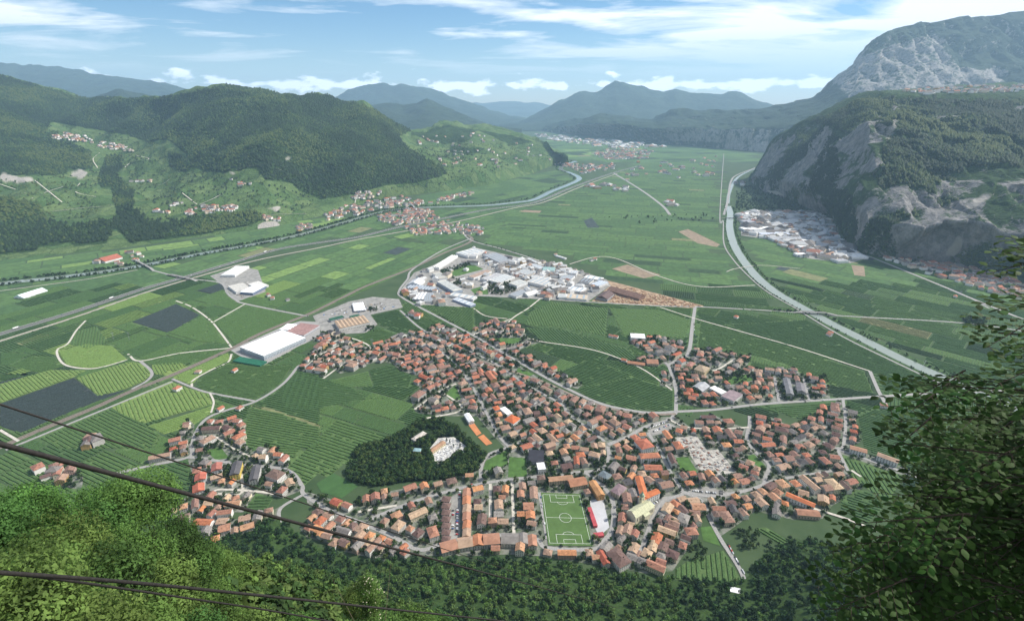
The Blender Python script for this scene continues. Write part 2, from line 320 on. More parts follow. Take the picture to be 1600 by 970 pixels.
cliff = Loft('cliff', 1172, 1960, 330, [
    [(1172, 284), (1194, 300), (1231, 312), (1275, 331), (1300, 338), (1312, 376), (1350, 398), (1397, 405), (1490, 415), (1544, 426), (1600, 434), (1960, 480)],
    [(1172, 283, 8), (1194, 285, 60), (1231, 293, 90), (1275, 306, 120), (1312, 322, 140), (1350, 345, 140), (1400, 352, 150), (1500, 358, 160), (1600, 372, 160), (1960, 400, 160)],
    [(1172, 282.6, 10), (1182, 268, 4480), (1200, 248, 4400), (1231, 226, 4100), (1300, 203, 3500), (1350, 205, 2950), (1400, 215, 2800), (1500, 236, 2650), (1600, 256, 2500), (1960, 280, 2400)],
    [(1172, 282, 12), (1178, 270, 4600), (1197, 240, 4550), (1207, 226, 4450), (1222, 211, 4350), (1262, 190, 4150), (1300, 172, 3950), (1340, 155, 3850), (1360, 151, 3800), (1420, 151, 3700), (1460, 156, 3600), (1520, 153, 3550), (1600, 158, 3500), (1960, 160, 3500)],
    [(1172, 283, 4700), (1240, 215, 5200), (1300, 180, 5200), (1340, 156, 5000), (1400, 147, 5400), (1500, 138, 5900), (1600, 133, 6000), (1960, 128, 6000)],
    [(1172, 284, 5200), (1300, 215, 6000), (1960, 190, 6800)]],
    [20, 40, 40, 14, 4], 95, 420, m_cliff, cliff_cover, vert=0.5, seed=3, ridged=True, gully=230)
def wooded(cv, px, V): cv[:, 0] = 1
def massif_cover(cv, px, V):
    cv[:, 0] = 1
    for p, k in (([(1300, 125), (1350, 85), (1470, 50), (1500, 110), (1420, 150), (1320, 150)], .62), ([(1440, 100), (1580, 110), (1560, 140), (1450, 145)], .7), ([(1040, 180), (1200, 180), (1200, 225), (1040, 220)], .22), ([(880, 190), (960, 185), (950, 215), (880, 210)], .25), ([(1130, 225), (1230, 225), (1230, 240), (1130, 240)], .3)): cv[inpoly(px, p), 1] = k
Loft('massif', 850, 1960, 260, [
    [(850, 206), (920, 212), (1000, 221), (1100, 230), (1190, 238), (1300, 246), (1960, 262)],
    [(850, 203, 12600), (930, 196, 9700), (1000, 203, 8900), (1100, 205, 8000), (1190, 208, 7300), (1300, 195, 6900), (1400, 150, 7200), (1960, 140, 7200)],
    [(850, 200, 13000), (930, 181, 11000), (980, 183, 10800), (1020, 190, 10500), (1050, 175, 10200), (1130, 172, 9800), (1160, 176, 9500), (1205, 169, 9000), (1230, 163, 8800), (1270, 151, 8600), (1285, 141, 8500), (1310, 115, 8400), (1330, 97, 8400), (1350, 72, 8400), (1372, 58, 8400), (1400, 46, 8500), (1440, 39, 8600), (1480, 31, 8700), (1500, 26, 8700), (1540, 29, 8700), (1600, 22, 8700), (1960, 12, 8700)],
    [(850, 210, 16000), (1300, 200, 13000), (1960, 160, 13000)]], [26, 46, 5], 150, 1100, m_far, massif_cover, vert=0.6, seed=5, ridged=True, crest=.5, gully=260)
def far(name, crest, Y, y0, amp, sd, dy=2500):
    x0, x1 = crest[0][0], crest[-1][0]
    return Loft(name, x0, x1, max(60, int((x1-x0)/4)), [[(x0, y0, Y-dy), (x1, y0, Y-dy)], [(x, (y+y0)/2, Y-dy*.5) for x, y in crest], [(x, y, Y) for x, y in crest], [(x0, y0, Y+3000), (x1, y0, Y+3000)]], [10, 22, 4], amp, Y*0.09, m_far, wooded, seed=sd, ridged=True, crest=.8)
far('mountain', [(780, 197), (820, 190), (850, 175), (875, 160), (892, 153), (910, 146), (940, 144), (952, 135), (962, 128), (975, 131), (1000, 135), (1035, 145), (1055, 139), (1080, 145), (1130, 147), (1140, 144), (1170, 152), (1215, 165), (1300, 185)], 16500, 204, 230, 11, 4000)
far('mountain', [(640, 178), (690, 166), (740, 163), (800, 160), (850, 164), (880, 170), (930, 178), (990, 184)], 30000, 186, 260, 12, 5000)
far('mountain', [(440, 180), (480, 168), (510, 158), (530, 152), (545, 145), (575, 137), (600, 134), (615, 138), (632, 134), (650, 137), (690, 147), (720, 160), (760, 172), (800, 184), (840, 194)], 19000, 196, 280, 13, 4000)
far('mountain', [(480, 188), (540, 172), (560, 166), (600, 164), (630, 167), (668, 158), (700, 169), (740, 188), (775, 202), (815, 206)], 11500, 208, 150, 14, 3000)
far('mountain', [(-480, 70), (-200, 80), (0, 97), (30, 105), (75, 106), (120, 113), (170, 118), (215, 129), (260, 131), (300, 146), (345, 158), (400, 165)], 16000, 175, 240, 15, 4000)
far('mountain', [(60, 175), (120, 163), (160, 150), (195, 142), (240, 151), (270, 162), (330, 175)], 9500, 182, 120, 16, 1500)

# ------------------------------------------------------------------ the mountainside under the viewpoint
toe = np.array([(-900, 640), (-560, 600), (-446, 592), (-376, 640), (-310, 592), (-223, 553), (-110, 556), (47, 556), (110, 540), (189, 524), (323, 522), (374, 570), (430, 600), (507, 580), (700, 560), (900, 560)], float)
spur = np.array([(-22, -30, 606), (-30, 8, 596), (-42, 34, 577), (-62, 60, 556), (-112, 142, 462), (-152, 262, 322), (-182, 342, 182), (-205, 420, 70), (-215, 480, 5)], float)
def slope_z(X, Y):
    X = np.asarray(X, float); Y = np.asarray(Y, float); Yt = np.interp(X, toe[:, 0], toe[:, 1])
    under = H-1.345*np.maximum(Y, 0)-26*np.clip(Y/40, 0.28, 1)-np.abs(X)*0.05
    d = np.clip(Yt-Y, 0, None); base = np.where(d < 90, 0.34*d, 30+(d-90)*0.95)
    z = np.where(Y <= Yt, np.minimum(under, base), -3.0); z = np.where((Y > Yt), -3, np.maximum(z, np.minimum(base, 0.34*d)))
    for a, b in zip(spur[:-1], spur[1:]):
        ab = b-a; t = np.clip(((X-a[0])*ab[0]+(Y-a[1])*ab[1])/(ab[0]**2+ab[1]**2), 0, 1)
        dx = X-(a[0]+ab[0]*t); dy = Y-(a[1]+ab[1]*t); r = np.hypot(dx, dy)
        side = (ab[0]*dy-ab[1]*dx > 0) & (t > 0) & (t < 1)
        z = np.maximum(z, a[2]+ab[2]*t-r*np.where(side, 0.9, 1.5))
    # a ledge for the tree beside the viewpoint
    r = np.hypot(X-17, Y-4); z = np.maximum(z, 604-np.clip(r-7, 0, None)*1.6)
    return z
def make_slope():
    xs = np.concatenate([np.linspace(-900, -240, 50), np.linspace(-235, 40, 90), np.linspace(48, 900, 80)]); ys = np.concatenate([np.linspace(-260, -10, 14), np.linspace(-6, 200, 70), np.linspace(206, 670, 120)])
    xx, yy = np.meshgrid(xs, ys); zz = slope_z(xx, yy)
    for i in range(zz.shape[0]):
        for j in range(zz.shape[1]):
            if zz[i, j] > 0: zz[i, j] += mnoise.fractal(Vector((xx[i, j]/45, yy[i, j]/45, 3)), 1, 2, 4)*min(3.0, zz[i, j]*.2)
    V = np.stack([xx, yy, zz], -1).reshape(-1, 3); idx = np.arange(len(V)).reshape(zz.shape)
    Q = np.stack([idx[:-1, :-1], idx[:-1, 1:], idx[1:, 1:], idx[1:, :-1]], -1).reshape(-1, 4)
    link('mountainside', npmesh('mountainside', V, Q, mat('undergrowth', (0.045, 0.085, 0.02), 0.95, 0.5, 0.25, (0.02, 0.04, 0.012), bump=0.6), smooth=True), kind='structure')
make_slope()

# ================================================================== WATER AND ROADS
def water_mat():
    def bld(t, b):
        L = t.links.new; b.inputs['Base Color'].default_value = (0.20, 0.235, 0.205, 1); b.inputs['Roughness'].default_value = 0.16; b.inputs['IOR'].default_value = 1.33
        n = N(t, 'ShaderNodeTexNoise'); n.inputs['Scale'].default_value = 0.3; n.inputs['Detail'].default_value = 6; g = N(t, 'ShaderNodeNewGeometry'); L(g.outputs['Position'], n.inputs['Vector'])
        bp = N(t, 'ShaderNodeBump'); bp.inputs['Distance'].default_value = 0.5; bp.inputs['Strength'].default_value = 0.5; L(n.outputs[0], bp.inputs['Height']); L(bp.outputs[0], b.inputs['Normal'])
    return attr_mat('river_water', bld)
m_water = water_mat()
m_bank = mat('grass_bank', (0.05, 0.095, 0.03), 0.95, 0.4, 0.08)
m_asph = mat('asphalt', (0.30, 0.29, 0.275), 0.9, 0.15, 0.4)
m_grav = mat('pale_gravel', (0.50, 0.465, 0.40), 0.95, 0.15, 0.2)
m_town = mat('town_paving', (0.25, 0.24, 0.22), 0.9, 0.1, 0.06, (0.04, 0.075, 0.026), detail=4)
m_conc = mat('concrete_yard', (0.27, 0.26, 0.24), 0.9, 0.2, 0.06)
m_ball = mat('rail_ballast', (0.23, 0.19, 0.155), 0.95, 0.2, 0.3)
m_rail = mat('rail_steel', (0.10, 0.09, 0.085), 0.6, 0.2, 1)
m_line = mat('white_paint', (0.78, 0.78, 0.76), 0.7, 0.05, 1)
ROADZ = [0.5]; ROADS = []
def strip(name, px, w, m, z=None, mark=True, on=None, pad=2.0, sm=6, **props):
    if on is not None:
        P = [on.at(x, y, 3.0) for x, y in px]; P = np.array([p for p in P if p is not None])
        if len(P) < 2: return None
    else: P = GP(px)
    P = smooth_line(P, sm)
    if on is None:
        if z is None: ROADZ[0] += 0.012; z = ROADZ[0]
        P[:, 2] = z
        if mark: mark_line(P, w+pad, 1); ROADS.append((P, w))
    V, Q = ribbon(P, w)
    return link(name, npmesh(name, V, Q, m), **dict(dict(kind='structure'), **props))
ADIGE = [(-300, 478), (-120, 458), (0, 443), (119, 430), (216, 416), (312, 397), (406, 380), (472, 366), (537, 348), (575, 337), (603, 330), (650, 325), (700, 323), (759, 321), (800, 317), (834, 312), (862, 299), (890, 288), (904, 281), (903, 276), (890, 270), (877, 265), (880, 259), (900, 252)]
NOCE = [(1138, 322), (1141, 335), (1140, 355), (1146, 380), (1160, 405), (1182, 432), (1210, 455), (1240, 473), (1269, 489), (1300, 506), (1350, 531), (1397, 555), (1444, 577), (1485, 594), (1540, 618), (1640, 660), (1800, 730)]
strip('river_bank', ADIGE[:11], 96, m_bank, 0.20); strip('river_bank', ADIGE[10:], 120, m_bank, 0.21); strip('river_bank', NOCE, 78, m_bank, 0.22)
strip('river', ADIGE[:11], 40, m_water, 0.42); strip('river', ADIGE[10:], 46, m_water, 0.43); strip('river', NOCE, 36, m_water, 0.40)
strip('canal', [(1137, 318), (1140, 300), (1150, 280), (1165, 270), (1190, 260)], 22, m_water, 0.38)
# the motorway, the main railway and the branch railway
MOTORWAY = [(-300, 612), (0, 522), (119, 486), (225, 451), (275, 437), (375, 407), (437, 389), (500, 379), (562, 370), (619, 356), (675, 345), (759, 328), (834, 317), (894, 293), (956, 271), (1000, 259)]
MAINRAIL = [(-300, 630), (0, 533), (119, 495), (225, 458), (300, 435), (400, 407), (500, 387), (556, 375), (640, 360), (720, 345), (800, 326), (850, 316), (905, 293), (965, 271)]
mw = strip('motorway', MOTORWAY, 26, mat('motorway_asphalt', (0.16, 0.155, 0.15), 0.9, 0.12, 0.3))
for off in (-12, 0, 12):
    P = smooth_line(GP(MOTORWAY)); T = np.gradient(P[:, :2], axis=0); T /= np.linalg.norm(T, axis=1)[:, None]; P[:, 0] -= T[:, 1]*off; P[:, 1] += T[:, 0]*off; P[:, 2] = 0.9+off*.001
    V, Q = ribbon(P, 2.2 if off == 0 else 0.7); link('central_reservation' if off == 0 else 'edge_line', npmesh('lane', V, Q, m_bank if off == 0 else m_line), parent=mw)
strip('railway', MAINRAIL, 13, mat('ballast_light', (0.33, 0.30, 0.25), 0.95, 0.2, 0.2))
RAIL = [(-200, 785), (9, 695), (94, 659), (150, 636), (203, 612), (269, 586), (359, 546), (412, 519), (484, 490), (531, 467), (575, 446), (644, 419), (690, 397), (737, 376), (722, 362)]
rl = strip('railway', RAIL, 15, m_ball)
for off in (-3.2, 3.2):
    P = smooth_line(GP(RAIL)); T = np.gradient(P[:, :2], axis=0); T /= np.linalg.norm(T, axis=1)[:, None]; P[:, 0] -= T[:, 1]*off; P[:, 1] += T[:, 0]*off; P[:, 2] = 1.0
    V, Q = ribbon(P, 1.5); link('track', npmesh('track', V, Q, m_rail), parent=rl)
TR2 = [(640, 525), (739, 560), (846, 596), (884, 613), (937, 634), (990, 646), (1027, 648), (1056, 647)]
MAJOR = [   # (polyline in pixels, width)
    ([(9, 703), (150, 645), (270, 596)], 7), ([(722, 362), (737, 376), (780, 388), (820, 400), (835, 405)], 9),
    ([(737, 372), (690, 392), (645, 421), (637, 436), (624, 454), (630, 466), (692, 499), (739, 524), (779, 547), (846, 586), (884, 606), (937, 630), (990, 642), (1027, 645), (1059, 643), (1115, 640), (1194, 631), (1319, 623), (1450, 615), (1600, 609), (1750, 603)], 8.5),
    ([(216, 411), (232, 417), (241, 423), (281, 433), (297, 436), (344, 442), (356, 459), (369, 469), (384, 475), (469, 492), (482, 494)], 8),
    ([(275, 470), (300, 480), (328, 500), (345, 520), (362, 543)], 5), ([(334, 503), (383, 475)], 5), ([(200, 553), (219, 564), (281, 552), (359, 544)], 5),
    ([(219, 564), (237, 581), (231, 594), (206, 608)], 7), ([(134, 501), (119, 517), (106, 537), (89, 548), (100, 569), (134, 576), (162, 573), (200, 562)], 5),
    ([(269, 592), (300, 605), (328, 614), (400, 627)], 6), ([(300, 604), (302, 594), (330, 578), (356, 566), (362, 553)], 5), ([(328, 614), (334, 628), (330, 645)], 4),
    ([(468, 570), (442, 600), (400, 627), (354, 641), (323, 654), (306, 676), (300, 697), (295, 714), (232, 728), (180, 740)], 7.5),
    ([(295, 714), (354, 722), (394, 727), (450, 735), (472, 759), (475, 772), (514, 797), (552, 812), (568, 818), (618, 840), (656, 859), (693, 849), (731, 842), (755, 838), (783, 836), (836, 841), (855, 856), (926, 858), (942, 848)], 7),
    ([(475, 772), (439, 794), (437, 818)], 6), ([(577, 812), (627, 791), (684, 772), (751, 756), (785, 751), (826, 746)], 7), ([(752, 753), (752, 729), (764, 710), (794, 699), (812, 692)], 7),
    ([(794, 697), (779, 680), (760, 645), (747, 620), (730, 592), (713, 571), (690, 550)], 6.5), ([(766, 756), (766, 812)], 5), ([(800, 752), (803, 834)], 5), ([(843, 769), (855, 842)], 6),
    ([(942, 759), (957, 782), (957, 825), (942, 848)], 8), ([(911, 738), (941, 732), (951, 715), (950, 698)], 7), ([(826, 746), (880, 742), (911, 738), (942, 759)], 6),
    ([(1012, 676), (1033, 708), (1049, 741), (1066, 768), (1057, 776), (1037, 783), (1020, 811), (1012, 832), (1000, 866)], 7), ([(1066, 769), (1096, 782), (1109, 811), (1127, 844), (1154, 886), (1165, 912), (1170, 930)], 6.5),
    ([(945, 690), (915, 667), (887, 646), (876, 631), (820, 600), (770, 566), (712, 540), (660, 515), (625, 485)], 6.5), ([(950, 695), (982, 682), (1009, 667), (1046, 656), (1056, 644)], 9),
    ([(1056, 643), (1056, 609), (1046, 575), (1039, 566)], 8), ([(1043, 571), (1062, 561), (1076, 551), (1082, 508), (1086, 480)], 10), ([(1171, 650), (1171, 664), (1167, 687), (1180, 706), (1201, 726), (1195, 747), (1187, 760), (1120, 775), (1066, 769)], 7),
    ([(1195, 754), (1253, 743), (1300, 736)], 5.5), ([(1317, 624), (1321, 661), (1317, 698), (1309, 702), (1325, 736)], 6), ([(1285, 690), (1309, 702), (1346, 715), (1424, 742), (1500, 770)], 7),
    ([(742, 462), (844, 467), (900, 471), (1025, 478), (1100, 480), (1209, 486), (1250, 489), (1319, 494), (1506, 505), (1620, 521)], 7.5), ([(844, 467), (825, 482), (799, 499), (785, 520)], 5), ([(740, 482), (760, 494), (800, 499)], 4),
    ([(1031, 480), (1083, 497), (1157, 518), (1245, 543), (1359, 580)], 4.5), ([(1359, 580), (1372, 610), (1384, 634), (1374, 637)], 8), ([(1356, 400), (1462, 443), (1519, 467), (1600, 500)], 12), ([(1519, 467), (1545, 482)], 8),
    ([(959, 271), (1000, 296), (1034, 321), (1047, 336)], 18), ([(1131, 240), (1125, 330), (1130, 345), (1131, 380), (1145, 405), (1170, 432), (1200, 457), (1245, 483), (1262, 494), (1320, 528), (1400, 567), (1470, 600)], 6),
    ([(1187, 260), (1153, 273), (1142, 284), (1137, 314), (1131, 336)], 14), ([(835, 405), (880, 421), (960, 450), (1010, 466)], 5), ([(890, 413), (930, 402), (965, 405), (1030, 432), (1095, 448), (1180, 446)], 5),
    ([(1330, 735), (1345, 745)], 5), ([(505, 592), (540, 567), (580, 545), (545, 528), (520, 535)], 5), ([(480, 572), (500, 555), (530, 540)], 5), ([(648, 640), (690, 610), (713, 600)], 5), ([(690, 612), (722, 640), (660, 655)], 5),
    ([(374, 726), (378, 770), (340, 772)], 5), ([(330, 772), (345, 765), (400, 768), (430, 772)], 5), ([(320, 735), (318, 775)], 4), ([(310, 684), (335, 682), (358, 697), (390, 714)], 4.5), ([(560, 800), (590, 795), (620, 790)], 5),
    ([(1255, 790), (1320, 810), (1370, 830)], 5), ([(1045, 656), (1075, 668), (1130, 670), (1170, 668)], 5), ([(1062, 561), (1110, 580), (1150, 560)], 5), ([(1210, 590), (1217, 628)], 6), ([(1255, 590), (1264, 626)], 6), ([(0, 455), (60, 447), (140, 436), (215, 422)], 5),
    ([(0, 672), (30, 690)], 5), ([(739, 524), (770, 510), (795, 500)], 5), ([(779, 547), (810, 540), (830, 530), (845, 534), (930, 548), (1000, 575), (1050, 610)], 4), ([(1135, 425), (1150, 420), (1190, 415), (1250, 420)], 4)]
for p, wd in MAJOR: strip('road', p, wd, m_asph if wd > 5.2 else m_grav)
strip('railway', TR2, 7, m_ball)
for p in ([(0, 406), (75, 402), (150, 408), (160, 412)], [(185, 385), (196, 397), (205, 410)], [(225, 395), (290, 378), (345, 360)], [(0, 286), (20, 296), (37, 302)], [(65, 283), (75, 300), (87, 317)], [(45, 311), (70, 301), (110, 292)], [(120, 287), (124, 300), (150, 308)], [(190, 262), (200, 255), (225, 252), (235, 248), (205, 243), (195, 235), (170, 230)],
          [(238, 291), (255, 288), (268, 280)], [(318, 321), (340, 312), (357, 303)], [(293, 303), (315, 320)], [(145, 263), (143, 250), (150, 240)], [(378, 267), (400, 260), (430, 264), (445, 272), (470, 275)], [(68, 331), (110, 326), (150, 323)], [(410, 338), (440, 335), (480, 334)], [(475, 352), (500, 348)], [(555, 318), (560, 300), (565, 292)]):
    strip('path', p, 5, m_grav, on=hill)

# ------------------------------------------------------------------ yards, squares and courts (flat sheets)
ZL = [0.26]
def yard(name, pts, m, z=None, bit=1, **k):
    if z is None: ZL[0] += 0.006; z = ZL[0]
    P = GP(pts); mark_poly(P, bit); P[:, 2] = z
    return flatpoly(name, P, m, kind='structure', **k)
TOWNS = {
 'U1': Z('T1', [(130, 620), (200, 540), (330, 400), (230, 380), (340, 310), (520, 330), (560, 370), (640, 420), (720, 440), (850, 400), (950, 350), (1080, 310), (1240, 300), (1250, 270), (1340, 250), (1600, 370), (1600, 620), (1480, 700), (1400, 800), (1300, 960), (1110, 920), (1090, 860), (1180, 800), (1100, 740), (1150, 680), (1000, 640), (920, 570), (760, 570), (640, 620), (490, 660), (400, 600), (360, 690), (230, 660)]),
 'U2': Z('T2', [(490, 110), (620, 20), (870, 10), (990, 145), (1100, 180), (960, 230), (880, 270), (1010, 305), (1440, 540), (1400, 575), (1250, 530), (1100, 450), (740, 250)]),
 'U3': [(740, 527), (780, 551), (846, 593), (905, 622), (940, 636), (1030, 651), (1055, 651), (1080, 668), (1110, 645), (1135, 658), (1165, 668), (1180, 650), (1205, 652), (1240, 668), (1262, 650), (1278, 640), (1310, 628), (1335, 645), (1345, 690), (1325, 698), (1425, 735), (1420, 745), (1340, 722), (1312, 712), (1320, 735), (1348, 762), (1300, 790), (1285, 810), (1240, 812), (1180, 798), (1145, 825), (1125, 838), (1105, 805), (1095, 805), (1080, 850), (1050, 893), (1010, 896), (950, 885), (840, 868), (790, 866), (740, 868), (650, 868), (600, 876), (540, 862), (478, 838), (468, 825), (500, 800), (480, 785), (478, 768), (505, 775), (545, 790), (580, 772), (620, 765), (690, 752), (747, 735), (757, 716), (790, 700), (770, 680), (745, 650), (690, 650), (650, 645), (640, 620), (690, 600), (710, 560)],
 'U4': Z('TE', [(100, 180), (300, 200), (400, 230), (480, 260), (520, 280), (620, 270), (850, 330), (900, 300), (900, 340), (860, 400), (1030, 410), (1180, 400), (1240, 450), (1390, 460), (1420, 600), (1200, 620), (640, 660), (420, 640), (410, 540), (300, 520), (300, 440), (380, 420), (320, 370), (280, 390), (90, 370), (230, 310), (100, 240)]),
 'U5': [(300, 740), (292, 712), (303, 690), (312, 668), (335, 655), (378, 653), (384, 668), (380, 690), (395, 705), (420, 698), (452, 712), (450, 735), (476, 765), (440, 778), (400, 770), (380, 800), (345, 800), (318, 780), (300, 775)],
 'U6': [(262, 800), (300, 770), (345, 765), (370, 790), (362, 812), (420, 800), (440, 790), (432, 815), (380, 838), (342, 852), (318, 850), (280, 815)],
 'U7': [(255, 712), (270, 690), (295, 655), (304, 664), (298, 700), (294, 712), (240, 728), (225, 720)],
 'U8': [(80, 735), (110, 725), (130, 745), (128, 765), (95, 760)]}
DENS = dict(U1=15.5, U2=15, U3=14.2, U4=19, U5=16.5, U6=16, U7=17, U8=20)
for k, p in TOWNS.items(): yard('pavement', p, m_town, bit=2)
OLD = [(860, 850), (930, 855), (960, 830), (960, 780), (1000, 760), (1090, 770), (1110, 790), (1180, 790), (1250, 795), (1280, 812), (1180, 800), (1110, 810), (1090, 850), (1050, 895), (950, 885)]
OLD2 = [(470, 820), (500, 790), (570, 820), (640, 855), (740, 842), (860, 842), (860, 868), (740, 868), (600, 878), (540, 862)]
IND = Z('I4', [(380, 250), (740, 85), (1180, 185), (1600, 270), (1600, 540), (750, 485), (740, 590), (300, 565), (135, 450), (250, 300)])
yard('industrial_yard', IND, m_conc)
yard('timber_yard', Z('I5', [(660, 430), (820, 300), (790, 255), (1000, 310), (1600, 470), (1510, 488), (1200, 472)]), mat('bark_ground', (0.34, 0.24, 0.16), 0.95, 0.3, 0.05))
yard('industrial_yard', Z('I5', [(0, 280), (0, 60), (150, 70), (450, 140), (790, 250), (820, 300), (640, 430), (0, 405)]), m_conc)
yard('industrial_yard', Z('LL', [(1150, 470), (1420, 350), (1500, 325), (1600, 330), (1600, 400), (1540, 430), (1320, 545), (1200, 500)]), m_asph)
yard('industrial_yard', Z('T1', [(260, 180), (440, 110), (560, 60), (760, 20), (980, 40), (1010, 110), (740, 170), (800, 250), (700, 320), (520, 330), (330, 310)]), m_conc)
yard('industrial_yard', Z('A', [(1050, 740), (1200, 690), (1290, 710), (1330, 820), (1180, 870), (1120, 790)]), m_conc)
yard('industrial_yard', Z('N8', [(140, 150), (400, 105), (720, 110), (900, 170), (970, 320), (1120, 430), (1230, 490), (1060, 540), (700, 500), (500, 360), (150, 310)]), m_conc)
yard('parking_lot', Z('T7', [(135, 300), (215, 250), (205, 640), (125, 680)]), m_conc)
yard('parking_lot', Z('R1', [(60, 170), (240, 110), (300, 140), (230, 190), (100, 220)]), m_conc)
yard('parking_lot', Z('R1', [(400, 670), (560, 640), (760, 690), (720, 730), (420, 730)]), m_conc)
yard('square', Z('T8', [(640, 430), (760, 370), (890, 350), (760, 440), (690, 560), (640, 560)]), m_conc)
yard('construction_site', Z('R1', [(290, 235), (470, 215), (560, 340), (650, 330), (800, 520), (640, 545), (520, 535), (400, 350)]), mat('pale_site', (0.40, 0.375, 0.335), 0.95, 0.3, 0.1))
yard('sports_court', Z('T8', [(200, 400), (300, 370), (350, 600), (270, 670), (240, 600)]), mat('pale_court', (0.46, 0.46, 0.47), 0.9, 0.08, 0.05))
yard('cemetery_ground', Z('TW', [(560, 340), (690, 335), (790, 410), (770, 470), (690, 470), (600, 550), (555, 560), (500, 500), (480, 440)]), mat('white_gravel', (0.50, 0.485, 0.455), 0.95, 0.15, 0.2))
yard('sports_field', Z('T6', [(430, 100), (640, 210), (500, 310), (330, 260), (290, 190)]), mat('grass_pitch', (0.05, 0.11, 0.035), 0.95, 0.1, 0.05))
m_clay = mat('orange_clay', (0.50, 0.20, 0.085), 0.95, 0.12, 0.1)
yard('tennis_court', Z('TW', [(810, 235), (880, 325), (920, 305), (860, 222)]), m_clay, 0.62); yard('tennis_court', Z('TW', [(888, 335), (960, 405), (1010, 388), (935, 312)]), m_clay, 0.63)
m_lawn = mat('garden_grass', (0.07, 0.14, 0.035), 0.95, 0.2, 0.08)
for p in (Z('TW', [(930, 610), (960, 530), (1130, 440), (1140, 560), (1020, 610)]), Z('TW', [(1150, 500), (1290, 510), (1300, 660), (1140, 670)]), Z('R1', [(300, 400), (400, 390), (480, 520), (340, 510)]), Z('R1', [(865, 390), (950, 370), (1045, 470), (1020, 500)]), Z('TE', [(700, 470), (880, 440), (920, 480), (760, 510)]), Z('T2', [(690, 150), (940, 150), (900, 190), (800, 210)]), Z('L6', [(440, 500), (560, 480), (620, 560), (520, 575)]), Z('T8', [(1040, 600), (1130, 590), (1190, 740), (1060, 700)]), Z('T2', [(890, 440), (900, 400), (1040, 450), (960, 480)]), Z('I4', [(480, 290), (740, 230), (830, 270), (600, 330)]), Z('I4', [(720, 440), (860, 400), (870, 480), (760, 480)]), Z('T2', [(290, 620), (380, 540), (430, 660), (340, 670)])):
    yard('lawn', p, m_lawn)

# ------------------------------------------------------------------ football pitch
pc = GP([(846.6, 771.4), (906.3, 773.3), (924.8, 851.8), (857.8, 850.5)])
mark_poly(pc+(pc-pc.mean(0))*0.06, 1)
def pitch():
    q = pc.copy(); ctr = q.mean(0); ux = (q[1]+q[2]-q[0]-q[3])/2; uy = (q[0]+q[1]-q[3]-q[2])/2   # across, along
    bi = lambda a, b, z: tuple(q[3]*(1-a)*(1-b)+q[2]*a*(1-b)+q[1]*a*b+q[0]*(1-a)*b+np.array((0, 0, z)))
    root = flatpoly('football_pitch', [bi(-.02, -.02, 1.2), bi(1.02, -.02, 1.2), bi(1.02, 1.02, 1.2), bi(-.02, 1.02, 1.2)], mat('artificial_turf', (0.080, 0.140, 0.042), 0.9, 0.10, 0.06), label='green artificial turf football pitch with white markings beside the village', category='football pitch')
    def ln(a0, b0, a1, b1, w=0.38):
        A, B = np.array(bi(a0, b0, 1.24)), np.array(bi(a1, b1, 1.24)); ln.k += 1; A[2] += ln.k*.002; B[2] = A[2]
        V, Q = ribbon(np.stack([A, B]), w); link('marking', npmesh('marking', V, Q, m_line), parent=root)
    ln.k = 0
    for a in ((.02, .02, .98, .02), (.98, .02, .98, .98), (.98, .98, .02, .98), (.02, .98, .02, .02), (.02, .5, .98, .5)): ln(*a)
    for s in (0, 1):
        f = lambda b: b if s == 0 else 1-b
        for wd, dp in ((.30, .16), (.14, .07)): ln(.5-wd, f(.02), .5-wd, f(.02+dp)); ln(.5+wd, f(.02), .5+wd, f(.02+dp)); ln(.5-wd, f(.02+dp), .5+wd, f(.02+dp))
        P = np.array([bi(.5+.13*math.cos(t), f(.18+.05*math.sin(t)), 1.3+s*.02) for t in np.linspace(0.02, math.pi-.02, 10)]); V, Q = ribbon(P, .38); link('marking', npmesh('marking', V, Q, m_line), parent=root)
        P = np.array(bi(.5, f(-.0), 1.2)); g = MB()
        gx = ux/np.linalg.norm(ux)
        for t in (-3.66, 3.66): g.box(P[0]+gx[0]*t-.15, P[0]+gx[0]*t+.15, P[1]+gx[1]*t-.15, P[1]+gx[1]*t+.15, 1.2, 3.7)
        g.face([tuple(P+gx*-3.66+(0, 0, 2.4)), tuple(P+gx*3.66+(0, 0, 2.4)), tuple(P+gx*3.66+(0, 0, 2.7)), tuple(P+gx*-3.66+(0, 0, 2.7))]); link('goal', g.build('goal', m_line), parent=root)
    P = np.array([bi(.5+.145*math.cos(t), .5+.092*math.sin(t), 1.36) for t in np.linspace(0, 2*math.pi, 28)]); V, Q = ribbon(P, .38); link('marking', npmesh('marking', V, Q, m_line), parent=root)
    return ux, uy
PUX, PUY = pitch()

